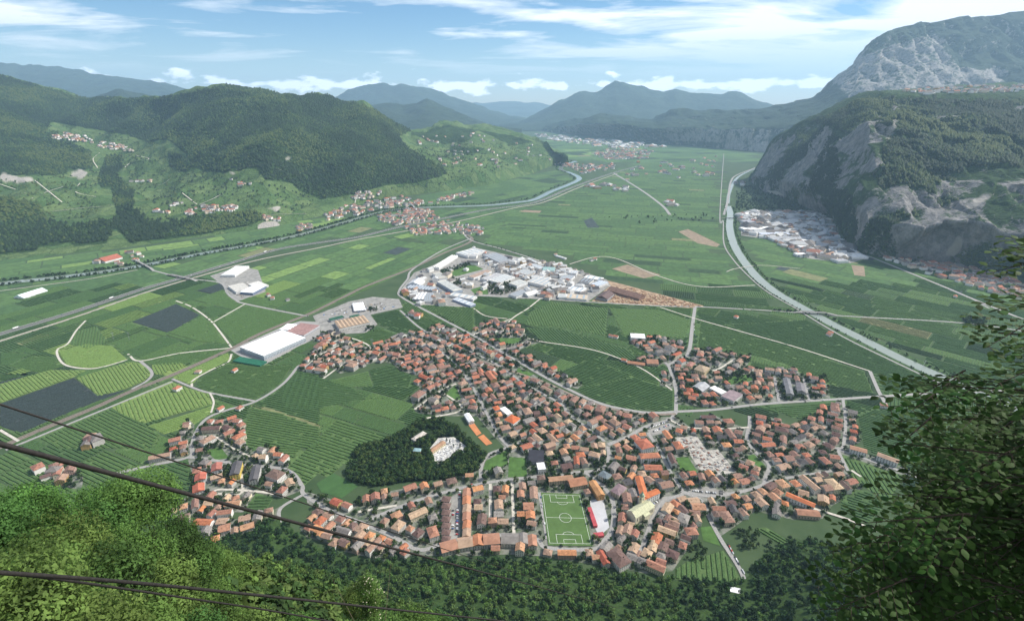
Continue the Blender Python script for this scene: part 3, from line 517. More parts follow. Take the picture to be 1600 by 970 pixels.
# ================================================================== FIELDS
GREENS = dict(bright=(0.155, 0.240, 0.068), mid=(0.080, 0.146, 0.047), deep=(0.060, 0.117, 0.040), net=(0.045, 0.062, 0.060), bare=(0.26, 0.20, 0.14), pale=(0.17, 0.18, 0.085), dark=(0.034, 0.066, 0.028))  # bright: sunlight on the left-hand fields is put into the crop colour
def fieldmat(k):
    c = GREENS[k]; return mat('crop_'+k, c, 0.95, 0.22, 0.05, detail=7), mat('vines_'+k, tuple(x*1.2 for x in c), 0.9, 0.3, 0.5, transl=0.3), mat('aisle_'+k, tuple(x*y for x, y in zip(c, (1.12, 1.0, 1.05))), 0.95, 0.25, 0.12)
TONEWORD = dict(bright='bright green', mid='mid green', deep='deep green', net='dark netted', bare='bare brown', pale='pale straw', dark='dark green')
PLACES = [((885, 812), 'by the football pitch'), ((1000, 800), 'near the domed church'), ((440, 540), 'by the long white factory'), ((545, 505), 'by the tan flat-roofed hall'), ((640, 560), 'in the northern housing quarter'), ((800, 520), 'beside the avenue to the industrial yards'), ((870, 600), 'along the straight railway street'),
          ((700, 690), 'by the wooded cemetery hill'), ((760, 620), 'near the white-roofed gymnasium'), ((1000, 720), 'by the white school with red roof'), ((1110, 700), 'by the pale construction site'), ((1090, 600), 'in the hamlet with the mauve-roofed hall'), ((1230, 600), 'by the dark apartment blocks'), ((1230, 690), 'in the eastern old quarter'), ((1330, 680), 'by the long white terrace on the valley road'),
          ((1280, 760), 'among the villas below the eastern vineyards'), ((710, 810), 'by the long car park'), ((570, 830), 'on the curved street below the forest'), ((520, 760), 'by the small sports field'), ((370, 740), 'by the yellow apartment block'), ((340, 690), 'on the lane junction among western vineyards'), ((320, 800), 'at the forest edge in the west'), ((140, 690), 'at the lonely western farm'), ((1150, 850), 'beside the cable car road'), ((920, 665), 'near the roundabout'), ((960, 870), 'in the old lanes above the forest'),
          ((150, 600), 'beside the branch railway'), ((120, 480), 'beside the motorway'), ((60, 420), 'beside the wide river'), ((1350, 530), 'along the straight river'), ((960, 520), 'below the timber yard'), ((760, 450), 'among the industrial sheds'), ((580, 410), 'between motorway and branch railway')]
def place(px): return min(PLACES, key=lambda p: (p[0][0]-px[0])**2+1.6*(p[0][1]-px[1])**2)[1]
PALL = []
def field_rows(poly, d, spacing, tone, avoid):
    poly = np.asarray(poly, float)[:, :2]; d = np.asarray(d, float)[:2]; d = d/np.linalg.norm(d); n = np.array((-d[1], d[0])); s = poly@n; V = []; Q = []; mi = []
    m0, m1, m2 = fieldmat(tone); hh = 1.7
    ww = spacing*0.33
    for o in np.arange(s.min()+spacing*.5, s.max(), spacing):
        ts = []
        for i in range(len(poly)):
            a, b = poly[i-1], poly[i]; sa, sb = a@n-o, b@n-o
            if sa*sb < 0: ts.append((a+(b-a)*sa/(sa-sb))@d)
        ts.sort()
        for t0, t1 in zip(ts[0::2], ts[1::2]):
            if t1-t0 < 8: continue
            k = max(2, int((t1-t0)/9)+1); tt = np.linspace(t0+1.5, t1-1.5, k); P = n*o+tt[:, None]*d; bad = (occ(P[:, 0], P[:, 1]) & avoid) > 0
            prev = None
            for i in range(k):
                if bad[i]: prev = None; continue
                if random.random() < 0.02: prev = None
                w2 = ww*random.uniform(.8, 1.2); h2 = hh*random.uniform(.8, 1.15); b = len(V); p = P[i]
                V += [(p[0]-n[0]*w2, p[1]-n[1]*w2, 0.1), (p[0]-n[0]*w2*.7, p[1]-n[1]*w2*.7, h2), (p[0]+n[0]*w2*.7, p[1]+n[1]*w2*.7, h2*random.uniform(.9, 1.1)), (p[0]+n[0]*w2, p[1]+n[1]*w2, 0.1)]
                if prev is not None:
                    for q in range(3): Q.append([prev+q, prev+q+1, b+q+1, b+q])
                prev = b
    return V, Q, m1, m2
FZ = [0.06]
m_fields = {}
FARV = {k: ([], []) for k in GREENS}
def field(poly, d, tone, spacing, near, traced=False):
    poly = np.asarray(poly, float)[:, :2]; ctr = poly.mean(0); FZ[0] = 0.06+(FZ[0]-0.06+0.0007) % 0.12; z = FZ[0]+(.13 if traced else 0)
    P3 = [(p[0], p[1], z) for p in poly]
    a = sum(P3[i-1][0]*P3[i][1]-P3[i][0]*P3[i-1][1] for i in range(len(P3)))
    if a < 0: P3 = P3[::-1]
    if not near or tone in ('bare',):
        V, Fc = FARV[tone]; b = len(V); V += P3; Fc.append(list(range(b, b+len(P3)))); return
    V, Q, m1, m2 = field_rows(poly, d, spacing, tone, 7 if traced else 15)
    if len(Q) < 6:
        V, Fc = FARV[tone]; b = len(V); V += P3; Fc.append(list(range(b, b+len(P3)))); return
    b = len(V); Vall = V+P3; px = topx((ctr[0], ctr[1], 0))
    me = mesh('vineyard', Vall, Q+[list(range(b, b+len(P3)))], [m1, m2], [0]*len(Q)+[1])
    word = 'orchard under dark hail nets' if tone == 'net' else 'vineyard in straight rows'
    link('vineyard', me, kind='stuff', label=f"{TONEWORD[tone] if tone != 'net' else 'grey'} {word} {place(px)}", category='vineyard', group='vineyards on the valley floor')
TRACED = [   # zone, outline, row direction (two points), tone, spacing
 ('LL', [(0, 740), (370, 610), (490, 700), (640, 668), (300, 800), (100, 885), (0, 850)], ((0, 740), (370, 610)), 'net', 5), ('LL', [(380, 610), (640, 530), (720, 540), (760, 590), (720, 625), (640, 660), (500, 700)], ((430, 570), (500, 690)), 'bright', 7), ('LL', [(0, 735), (0, 640), (250, 570), (430, 572), (370, 605)], ((60, 640), (120, 700)), 'bright', 7),
 ('LL', [(0, 630), (0, 590), (170, 600), (180, 585), (60, 615)], ((0, 600), (170, 600)), 'deep', 6), ('LL', [(40, 550), (160, 500), (275, 505), (320, 550), (200, 585)], ((40, 550), (275, 505)), 'mid', 6), ('LL', [(0, 545), (0, 480), (150, 490), (35, 550)], ((0, 545), (150, 490)), 'deep', 6), ('LL', [(290, 480), (430, 440), (560, 450), (640, 520), (520, 555), (430, 562), (330, 545)], ((330, 545), (560, 450)), 'bright', 6),
 ('LL', [(340, 440), (380, 380), (480, 350), (540, 430), (440, 465)], ((420, 350), (400, 440)), 'mid', 7), ('LL', [(660, 330), (880, 240), (1000, 295), (840, 385)], ((660, 330), (880, 240)), 'net', 6), ('LL', [(840, 385), (1010, 300), (1060, 340), (1150, 440), (1000, 430)], ((840, 385), (1010, 300)), 'mid', 6), ('LL', [(705, 525), (860, 485), (1150, 460), (1000, 525), (860, 545), (760, 545)], ((705, 525), (860, 485)), 'mid', 6),
 ('LL', [(760, 545), (900, 530), (950, 560), (860, 600), (770, 590)], ((800, 545), (830, 600)), 'bright', 7), ('LL', [(860, 610), (1000, 545), (1140, 485), (1150, 515), (1000, 600), (960, 645)], ((860, 610), (1140, 485)), 'bright', 7), ('LL', [(985, 620), (1150, 535), (1180, 545), (1460, 550), (1400, 640), (1270, 715), (1050, 680), (985, 655)], ((1000, 640), (1400, 600)), 'mid', 6),
 ('LL', [(550, 750), (850, 625), (950, 665), (1040, 690), (1060, 740), (720, 835), (620, 800)], ((700, 700), (745, 805)), 'bright', 8), ('LL', [(740, 850), (1060, 750), (1050, 790), (960, 850), (820, 890)], ((740, 850), (1060, 750)), 'bright', 7), ('LL', [(190, 905), (540, 760), (720, 845), (800, 890), (760, 960), (280, 960)], ((560, 860), (660, 910)), 'mid', 7),
 ('LL', [(1290, 730), (1460, 570), (1600, 592), (1600, 840), (1420, 785)], ((1300, 740), (1600, 800)), 'deep', 7), ('LL', [(1230, 830), (1260, 755), (1410, 790), (1600, 860), (1600, 960), (1240, 960)], ((1230, 830), (1560, 890)), 'mid', 7), ('LL', [(1075, 340), (1230, 248), (1480, 300), (1330, 380), (1170, 440)], ((1100, 380), (1330, 290)), 'mid', 6),
 ('L4', [(560, 410), (850, 130), (1120, 230), (890, 385), (820, 410), (700, 455), (600, 440)], ((620, 330), (850, 410)), 'mid', 8), ('L4', [(330, 320), (520, 280), (640, 300), (600, 340), (480, 320), (350, 340)], ((330, 320), (640, 330)), 'mid', 7), ('L4', [(20, 420), (0, 390), (90, 395), (20, 480), (0, 480)], ((0, 400), (60, 420)), 'deep', 7), ('L6', [(20, 630), (330, 580), (460, 595), (310, 750), (330, 870), (180, 870), (30, 700)], ((100, 620), (320, 700)), 'deep', 8), ('L6', [(730, 850), (970, 840), (900, 960), (720, 960)], ((730, 850), (970, 845)), 'deep', 7),
 ('T1', [(390, 720), (720, 640), (760, 760), (560, 775), (440, 750)], ((400, 720), (720, 640)), 'mid', 9), ('T1', [(730, 630), (900, 590), (1090, 680), (1060, 770), (770, 760)], ((730, 700), (1060, 740)), 'deep', 7), ('T1', [(0, 780), (120, 640), (340, 700), (600, 780), (700, 870), (250, 960), (0, 960)], ((100, 860), (600, 800)), 'deep', 8), ('T1', [(560, 360), (800, 290), (960, 330), (940, 390), (760, 440), (650, 420)], ((560, 360), (940, 360)), 'mid', 6), ('T1', [(740, 180), (1010, 120), (1240, 280), (1160, 310), (830, 260)], ((760, 200), (1100, 290)), 'deep', 6), ('T1', [(1010, 110), (1050, 40), (1360, 240), (1250, 210)], ((1020, 60), (1250, 210)), 'mid', 6),
 ('T1', [(1190, 110), (1270, 60), (1600, 110), (1600, 280), (1560, 310)], ((1190, 110), (1560, 300)), 'mid', 7), ('T3', [(330, 260), (380, 235), (800, 160), (1130, 265), (1130, 430), (1000, 435), (700, 390), (440, 335)], ((330, 260), (1000, 435)), 'deep', 7), ('T3', [(190, 110), (430, 10), (790, 155), (400, 235)], ((190, 110), (560, 190)), 'deep', 7), ('T3', [(460, 5), (740, 30), (900, 75), (1080, 90), (1020, 180), (1000, 205), (830, 160)], ((460, 5), (1000, 205)), 'deep', 7),
 ('I5', [(240, 420), (1500, 490), (1490, 560), (1200, 480), (700, 450)], ((240, 420), (1490, 560)), 'mid', 7), ('P', [(830, 487), (862, 472), (950, 482), (945, 525), (880, 512), (820, 508)], ((880, 478), (905, 520)), 'mid', 8), ('P', [(952, 482), (1030, 484), (1078, 500), (1070, 528), (975, 525)], ((1040, 520), (1072, 505)), 'mid', 8), ('P', [(820, 512), (880, 515), (985, 547), (1000, 570), (930, 548), (850, 534)], ((850, 515), (870, 535)), 'deep', 8),
 ('P', [(1095, 502), (1157, 521), (1245, 546), (1350, 580), (1365, 615), (1290, 600), (1230, 570), (1140, 545), (1090, 548)], ((1095, 515), (1350, 600)), 'mid', 7), ('P', [(1130, 508), (1260, 500), (1440, 585), (1450, 612), (1375, 612), (1362, 580)], ((1150, 510), (1440, 600)), 'deep', 7), ('R2', [(200, 85), (860, 30), (860, 70), (720, 150), (480, 160), (330, 90)], ((330, 100), (860, 60)), 'deep', 7), ('R2', [(850, 435), (1320, 600), (1200, 800), (1050, 700), (900, 580)], ((850, 435), (1000, 700)), 'mid', 7),
 ('R2', [(840, 690), (1050, 710), (1180, 820), (1050, 960), (840, 840)], ((840, 700), (1150, 800)), 'deep', 7), ('R3', [(300, 440), (370, 390), (600, 320), (730, 530), (300, 500)], ((450, 350), (460, 500)), 'mid', 7), ('R3', [(800, 190), (860, 170), (1060, 290), (1000, 310)], ((800, 190), (1000, 310)), 'mid', 6), ('P', [(1340, 650), (1365, 640), (1450, 640), (1500, 760), (1430, 740), (1350, 700)], ((1340, 660), (1450, 690)), 'deep', 7), ('R1', [(310, 405), (395, 395), (470, 515), (420, 520)], ((310, 405), (420, 520)), 'deep', 5), ('R1', [(870, 392), (945, 375), (1040, 470), (1015, 495)], ((870, 392), (1015, 495)), 'deep', 5)]
for zn, pl, dr, tone, sp in TRACED: mark_poly(GP(Z(zn, pl)), 8)
def auto_fields(poly, dirpair, ublk, vblk, tones, seed, near_limit=1780):
    r = random.Random(seed); W = GP(poly)[:, :2]; a, b = GP(dirpair)[:, :2]; d = (b-a)/np.linalg.norm(b-a); n = np.array((-d[1], d[0])); u = W@d; v = W@n; y = v.min(); keys = list(tones); wts = [tones[k] for k in keys]
    while y < v.max():
        h = r.uniform(*vblk); x = u.min()-r.uniform(0, ublk[1])
        while x < u.max():
            l = r.uniform(*ublk); c = d*(x+l/2)+n*(y+h/2)
            gg = np.array([c+d*l*a_+n*h*b_ for a_ in (-.4, -.13, .13, .4) for b_ in (-.35, 0, .35)])
            if inpoly([c], W)[0] and ((occ(gg[:, 0], gg[:, 1]) & 8) > 0).mean() < .85:
                g_ = 1.5+1.3*(c[1] > 1900); q = [d*(x+g_)+n*(y+g_), d*(x+l-g_)+n*(y+g_), d*(x+l-g_)+n*(y+h-g_), d*(x+g_)+n*(y+h-g_)]
                tn = r.choices(keys, wts)[0]; field(q, d if r.random() < .7 else n, tn, r.uniform(5.5, 7.5), c[1] < near_limit and abs(c[0]) < 1650)
            x += l
        y += h
TN = dict(mid=5, deep=6, bright=.2, dark=1.0, pale=.1, net=.2, bare=.1)
auto_fields([(-300, 830), (0, 700), (269, 587), (500, 486), (644, 420), (730, 380), (560, 374), (300, 436), (0, 530), (-300, 630)], ((150, 636), (412, 519)), (70, 190), (35, 90), dict(mid=7, deep=3, bright=1.6, pale=.05, net=.1, dark=.3), 1)
auto_fields([(-300, 600), (0, 518), (300, 426), (500, 376), (640, 350), (760, 324), (600, 335), (400, 387), (0, 452), (-300, 490)], ((0, 522), (275, 437)), (60, 170), (40, 90), dict(mid=7, deep=4, bright=.5, pale=.1, net=.1), 2)
auto_fields([(-300, 860), (0, 712), (269, 596), (450, 510), (480, 560), (460, 590), (650, 590), (665, 660), (560, 730), (480, 745), (300, 800), (0, 800)], ((440, 690), (540, 725)), (60, 160), (40, 80), dict(mid=7, deep=4), 3)
auto_fields([(600, 480), (630, 470), (740, 463), (1083, 480), (1255, 490), (1470, 592), (1600, 650), (1600, 900), (1420, 790), (1350, 700), (1340, 640), (1120, 650), (1055, 640), (940, 628), (780, 547), (660, 515), (560, 545)], ((940, 600), (1040, 632)), (70, 180), (40, 90), dict(mid=4, deep=6, dark=.6), 4)
auto_fields([(740, 378), (830, 318), (900, 292), (1000, 255), (1122, 245), (1128, 340), (1145, 410), (1255, 488), (1090, 478), (980, 440), (880, 395)], ((900, 360), (1100, 372)), (70, 240), (26, 75), dict(mid=6, deep=6, dark=.6, pale=.08, net=.06, bare=.05), 5)
auto_fields([(1160, 360), (1165, 410), (1260, 482), (1470, 580), (1600, 640), (1800, 740), (1800, 520), (1600, 450), (1480, 414), (1310, 380)], ((1200, 400), (1400, 440)), (70, 200), (28, 75), dict(mid=6, deep=6, dark=.8, pale=.12, bare=.05, net=.15), 6)
auto_fields([(760, 324), (640, 350), (560, 374), (735, 376), (835, 318)], ((600, 365), (760, 330)), (80, 200), (40, 90), TN, 7)
auto_fields([(600, 330), (660, 308), (840, 272), (880, 262), (900, 278), (830, 310)], ((700, 310), (860, 280)), (80, 260), (50, 120), TN, 8)
auto_fields([(900, 252), (1000, 255), (1122, 245), (1185, 258), (1190, 240), (1000, 224), (860, 208), (850, 240)], ((900, 240), (1100, 236)), (150, 500), (80, 260), dict(mid=5, deep=4, dark=2, bright=.8, pale=.4), 9)
auto_fields([(0, 452), (400, 387), (560, 340), (500, 340), (330, 370), (185, 390), (0, 408), (-300, 435), (-300, 490)], ((0, 440), (300, 395)), (60, 200), (40, 90), dict(mid=6, bright=1.5, pale=.3, deep=2), 10)
for zn, pl, dr, tone, sp in TRACED:
    W = GP(Z(zn, pl)); a, b = GP(Z(zn, dr)); field(W, b-a, tone, sp, True, True)
for p, tone in ((Z('I5', [(830, 160), (960, 125), (1240, 210), (1100, 240)]), 'bare'), ([(912, 345), (925, 340), (937, 356), (918, 356)], 'net'), ([(1060, 362), (1075, 358), (1125, 382), (1120, 386), (1090, 380)], 'bare'), ([(1330, 414), (1350, 416), (1352, 432), (1335, 430)], 'bare'), ([(1222, 425), (1235, 420), (1295, 435), (1280, 440), (1240, 430)], 'pale'), ([(1285, 530), (1325, 520), (1385, 530), (1330, 535), (1295, 518)], 'pale'), (Z('LL', [(75, 440), (200, 390), (255, 395), (110, 445)]), 'pale'), (Z('LL', [(1270, 740), (1420, 780), (1600, 845), (1600, 862), (1410, 800), (1250, 750)]), 'pale'), ([(1484, 445), (1510, 455), (1500, 465), (1480, 458)], 'net')):
    P = GP(p); mark_poly(P, 8); P[:, 2] = 0.21; flatpoly('field', P, mat('crop_'+tone+'_plain', GREENS[tone], 0.95, 0.2, 0.05), kind='structure')
for k, (V, Fc) in FARV.items():
    if Fc: link('field', mesh('field', V, Fc, fieldmat(k)[0]), kind='structure')

# ================================================================== BUILDINGS
ROOFS = dict(orange=(0.45, 0.195, 0.105), terracotta=(0.37, 0.19, 0.125), brown=(0.285, 0.175, 0.13), maroon=(0.15, 0.095, 0.082), tan=(0.39, 0.265, 0.185), grey=(0.22, 0.20, 0.185), dark=(0.085, 0.08, 0.083), red=(0.40, 0.145, 0.075))
ROOFWORD = dict(orange='orange tiled', terracotta='terracotta tiled', brown='brown tiled', maroon='dark maroon tiled', tan='pale tan tiled', grey='weathered grey', dark='dark slate', red='bright red-orange tiled')
WALLS = dict(white=(0.80, 0.78, 0.74), cream=(0.68, 0.60, 0.46), ochre=(0.52, 0.36, 0.15), pink=(0.52, 0.36, 0.29), pale=(0.50, 0.48, 0.45))
def roofmat(k): return mat('roof_'+k, ROOFS[k], 0.9, 0.22, 0.35, bump=0.15, objrand=0.2)
def wallmat(k): return mat('wall_'+k, WALLS[k], 0.9, 0.1, 0.3, objrand=0.1)
m_win = mat('window_dark', (0.06, 0.065, 0.07), 0.4, 0.2, 1, spec=0.4)
def house_shape(kind, w, l, h, wins=True):
    """walls, roof and windows of one house centred at the origin, ridge along y"""
    W, Rf, Wn = MB(), MB(), MB(); a, b = w/2, l/2; rh = w*0.24; ov = 0.7
    W.box(-a, a, -b, b, -1.5, h); e = h-ov*0.48; t = 0.3
    if kind == 'gable':
        W.face([(-a, -b, h), (a, -b, h), (0, -b, h+rh)]); W.face([(a, b, h), (-a, b, h), (0, b, h+rh)])
        A, B = a+ov, b+ov
        for z in (t, 0.02):
            Rf.face([(-A, -B, e+z), (0, -B, h+rh+z), (0, B, h+rh+z), (-A, B, e+z)]); Rf.face([(A, -B, e+z), (A, B, e+z), (0, B, h+rh+z), (0, -B, h+rh+z)])
        for s in (-1, 1):
            Rf.face([(s*A, -B, e), (s*A, B, e), (s*A, B, e+t), (s*A, -B, e+t)])
            for y in (-B, B): Rf.face([(s*A, y, e), (0, y, h+rh), (0, y, h+rh+t), (s*A, y, e+t)])
    else:
        A, B = a+ov, b+ov; r = max(0.1, b-a*0.95)
        top = [(0, -r, h+rh), (0, r, h+rh)]
        Rf.face([(-A, -B, e), (A, -B, e), top[0]]); Rf.face([(A, B, e), (-A, B, e), top[1]]); Rf.face([(A, -B, e), (A, B, e), top[1], top[0]]); Rf.face([(-A, B, e), (-A, -B, e), top[0], top[1]]); Rf.face([(-A, -B, e-.02), (-A, B, e-.02), (A, B, e-.02), (A, -B, e-.02)])
    Rf.box(a*.35-.4, a*.35+.4, -b*.4-.4, -b*.4+.4, h, h+rh*1.25)
    if wins:
        fl = max(1, int(h/3))
        for f in range(fl):
            z = 1.0+f*3.0
            for s in (-1, 1):
                for y in np.arange(-b+1.8, b-1.2, 2.9): Wn.box(s*a-.06, s*a+.06, y-.55, y+.55, z, z+1.5)
                for x in np.arange(-a+1.8, a-1.2, 2.9): Wn.box(x-.55, x+.55, s*b-.06, s*b+.06, z, z+1.5)
    return W, Rf, Wn
PROTO = {}
SHAPES = [('gable', 10.5, 14, 6.8), ('hip', 12, 14, 7.0), ('gable', 12, 18, 8.4), ('hip', 13, 16, 9.0), ('gable', 11, 25, 8.2), ('hip', 15, 22, 10.5), ('gable', 13, 14, 9.2), ('gable', 12, 34, 9.0), ('hip', 18, 26, 11.5)]
def proto(si, rk, wk):
    key = (si, rk, wk)
    if key not in PROTO:
        W, Rf, Wn = house_shape(*SHAPES[si]); PROTO[key] = (W.build('house_wall', wallmat(wk)), Rf.build('house_roof', roofmat(rk)), Wn.build('house_window', m_win))
    return PROTO[key]
FAR = MB(); FARM = {}; FARMATS = []
def far_mat(m):
    if m.name not in FARM: FARM[m.name] = len(FARMATS); FARMATS.append(m)
    return FARM[m.name]
def add_far(x, y, z, rz, si, rk, wk, sc=1.0, simple=False):
    kind, w, l, h = SHAPES[si]; W, Rf, Wn = house_shape(kind, w*sc, l*sc, h*min(sc, 1.3), not simple and y < 1300); c, s = math.cos(rz), math.sin(rz)
    for mb, m in ((W, wallmat(wk)), (Rf, roofmat(rk)), (Wn, m_win)):
        b = len(FAR.v); FAR.v += [(x+c*p[0]-s*p[1], y+s*p[0]+c*p[1], z+p[2]) for p in mb.v]; FAR.f += [[b+i for i in f] for f in mb.f]; FAR.m += [far_mat(m)]*len(mb.f)
USED = []      # building footprints already placed: x, y, radius

# ---- landmark buildings: three roof corners in a zoom zone, on the plane z = h
def big(name, label, cat, zone, A, B, C, h, roof='flat', rcol=(0.6, 0.6, 0.58), wcol=(0.55, 0.54, 0.52), rn='sheet', rows=1, step=4.5, group=None, win=True, skylights=0):
    a, b, c = GP(Z(zone, [A, B, C]), h); ux = a-b; uy = c-b; lx, ly = np.linalg.norm(ux), np.linalg.norm(uy); ux, uy = ux/lx, uy/ly
    # make the footprint a rectangle about the longer side
    if ly >= lx: n = np.array((-uy[1], uy[0], 0)); lx = abs(ux@n)*lx; ux = n*np.sign(ux@n)
    else: n = np.array((-ux[1], ux[0], 0)); ly = abs(uy@n)*ly; uy = n*np.sign(uy@n)
    lx, ly = max(lx, 6), max(ly, 6); rz = math.atan2(uy[1], uy[0])-math.pi/2
    ctr = b+ux*lx/2+uy*ly/2
    if (ux[0]*uy[1]-ux[1]*uy[0]) < 0: pass
    root = link(name, None, label=label, category=cat); root.location = (ctr[0], ctr[1], 0); root.rotation_euler = (0, 0, rz)
    if group: root['group'] = group
    X, Y = lx/2, ly/2; wm = mat('wallc_%.2f_%.2f_%.2f' % wcol, wcol, 0.85, 0.1, 0.15); rm = mat('roofc_%.2f_%.2f_%.2f' % rcol, rcol, 0.8, 0.16, 0.12)
    W, Rf = MB(), MB(); W.box(-X, X, -Y, Y, -1, h)
    if roof == 'flat':
        Rf.box(-X-.3, X+.3, -Y-.3, Y+.3, h, h+.5); Rf.box(-X-.3, X+.3, -Y-.3, -Y, h+.5, h+.9); Rf.box(-X-.3, X+.3, Y, Y+.3, h+.5, h+.9)
    elif roof == 'saw':
        k = max(3, int(ly/11)); 
        for i in range(k):
            y0 = -Y+ly*i/k; y1 = -Y+ly*(i+1)/k; ym = y0*.5+y1*.5
            Rf.face([(-X-.3, y0, h), (X+.3, y0, h), (X+.3, ym, h+2.4), (-X-.3, ym, h+2.4)]); Rf.face([(-X-.3, ym, h+2.4), (X+.3, ym, h+2.4), (X+.3, y1, h), (-X-.3, y1, h)])
            for x in (-X-.28, X+.28): Rf.face([(x, y0, h), (x, ym, h+2.4), (x, y1, h)])
    elif roof == 'gable' or roof == 'hip':
        lo, sh = (Y, X) if ly >= lx else (X, Y); r = sh*0.42; hp = sh*0.9 if roof == 'hip' else -0.7
        def T(p, q, z): return (p, q, z) if ly >= lx else (q, p, z)
        S, Lg = sh+.8, lo+.8; e = h-.3
        for s in (-1, 1):
            Rf.face([T(s*S, -Lg, e), T(s*S, Lg, e), T(0, lo-hp, h+r), T(0, -lo+hp, h+r)]); Rf.face([T(-S, s*Lg, e), T(S, s*Lg, e), T(0, s*(lo-hp), h+r)])
            if roof == 'gable': W.face([T(-sh, s*lo, h), T(sh, s*lo, h), T(0, s*lo, h+r)])
    link('wall', W.build('wall', wm), parent=root); ro = link('roof', Rf.build('roof', rm), parent=root)
    if skylights:
        k = int(skylights); sk = mat('roof_light', (0.30, 0.36, 0.40), 0.4, 0.1, 1)
        for i in range(k):
            S = MB(); y = -Y+ly*(i+.5)/k; S.box(-X*.8, X*.8, y-ly/k*.14, y+ly/k*.14, h+.5, h+.85); link('skylight', S.build('skylight', sk), parent=ro)
    if win:
        Wn = MB()
        for f in range(rows):
            z0 = 1.2+f*3.2; z1 = z0+(1.7 if rows > 1 else min(3, h*.35))
            for s in (-1, 1):
                for y in np.arange(-Y+step*.6, Y-1, step): Wn.box(s*X-.08, s*X+.08, y-step*.17, y+step*.17, z0, z1)
                for x in np.arange(-X+step*.6, X-1, step): Wn.box(x-step*.17, x+step*.17, s*Y-.08, s*Y+.08, z0, z1)
        if Wn.f: link('window', Wn.build('window', m_win), parent=root, kind='stuff')
    cs, sn = math.cos(rz), math.sin(rz); q = [(ctr[0]+cs*x-sn*y, ctr[1]+sn*x+cs*y) for x, y in ((-X-2, -Y-2), (X+2, -Y-2), (X+2, Y+2), (-X-2, Y+2))]
    mark_poly(q, 4); return root
WH, GR, TN_, BR = (0.74, 0.74, 0.73), (0.34, 0.345, 0.36), (0.40, 0.29, 0.20), (0.27, 0.17, 0.13)
OR, RD, DK, TL = (0.42, 0.155, 0.07), (0.36, 0.12, 0.08), (0.07, 0.07, 0.08), (0.30, 0.46, 0.42)
B = big
B('factory', 'huge white flat-roofed factory hall beside the branch railway', 'factory', 'LL', (1262, 430), (1318, 500), (1528, 408), 13, 'flat', (0.82, 0.82, 0.81), (0.36, 0.40, 0.44), rows=2, skylights=0)
B('factory', 'low white hall joined behind the huge white factory', 'factory', 'LL', (1222, 470), (1290, 492), (1330, 470), 11, 'flat', (0.80, 0.80, 0.79), (0.36, 0.40, 0.44))
B('factory', 'long pink-grey roofed hall at the end of the white factory', 'factory', 'LL', (1450, 368), (1518, 396), (1598, 346), 10, 'saw', (0.36, 0.22, 0.20), (0.40, 0.40, 0.42))
B('shed', 'pale narrow shed between railway and pink-roofed hall', 'shed', 'LL', (1405, 360), (1450, 372), (1492, 342), 8, 'flat', WH)
B('sports_shelter', 'low dark green shelter roof beside the white factory', 'shelter', 'LL', (1200, 503), (1165, 524), (1300, 548), 4, 'flat', (0.02, 0.12, 0.07), (0.03, 0.12, 0.08), win=False)
B('warehouse', 'long tan flat-roofed warehouse with white front wall', 'warehouse', 'T1', (385, 235), (480, 285), (735, 232), 10, 'saw', TN_, (0.62, 0.60, 0.56))
B('shed', 'dark green roofed shed behind the tan warehouse', 'shed', 'T1', (400, 200), (410, 218), (522, 190), 6, 'flat', (0.03, 0.10, 0.06), GR); B('shed', 'small dark green shed beside the tan warehouse gate', 'shed', 'T1', (565, 180), (575, 194), (652, 178), 6, 'flat', (0.03, 0.10, 0.06), GR)
for i in range(5): B('greenhouse', 'narrow white barrel-roofed store in a striped row by the railway', 'store', 'T1', (590+i*18, 75-i*2), (604+i*20, 138-i*2), (616+i*20, 136-i*2), 6, 'gable', (0.78, 0.78, 0.78), GR, group='striped row of white stores')
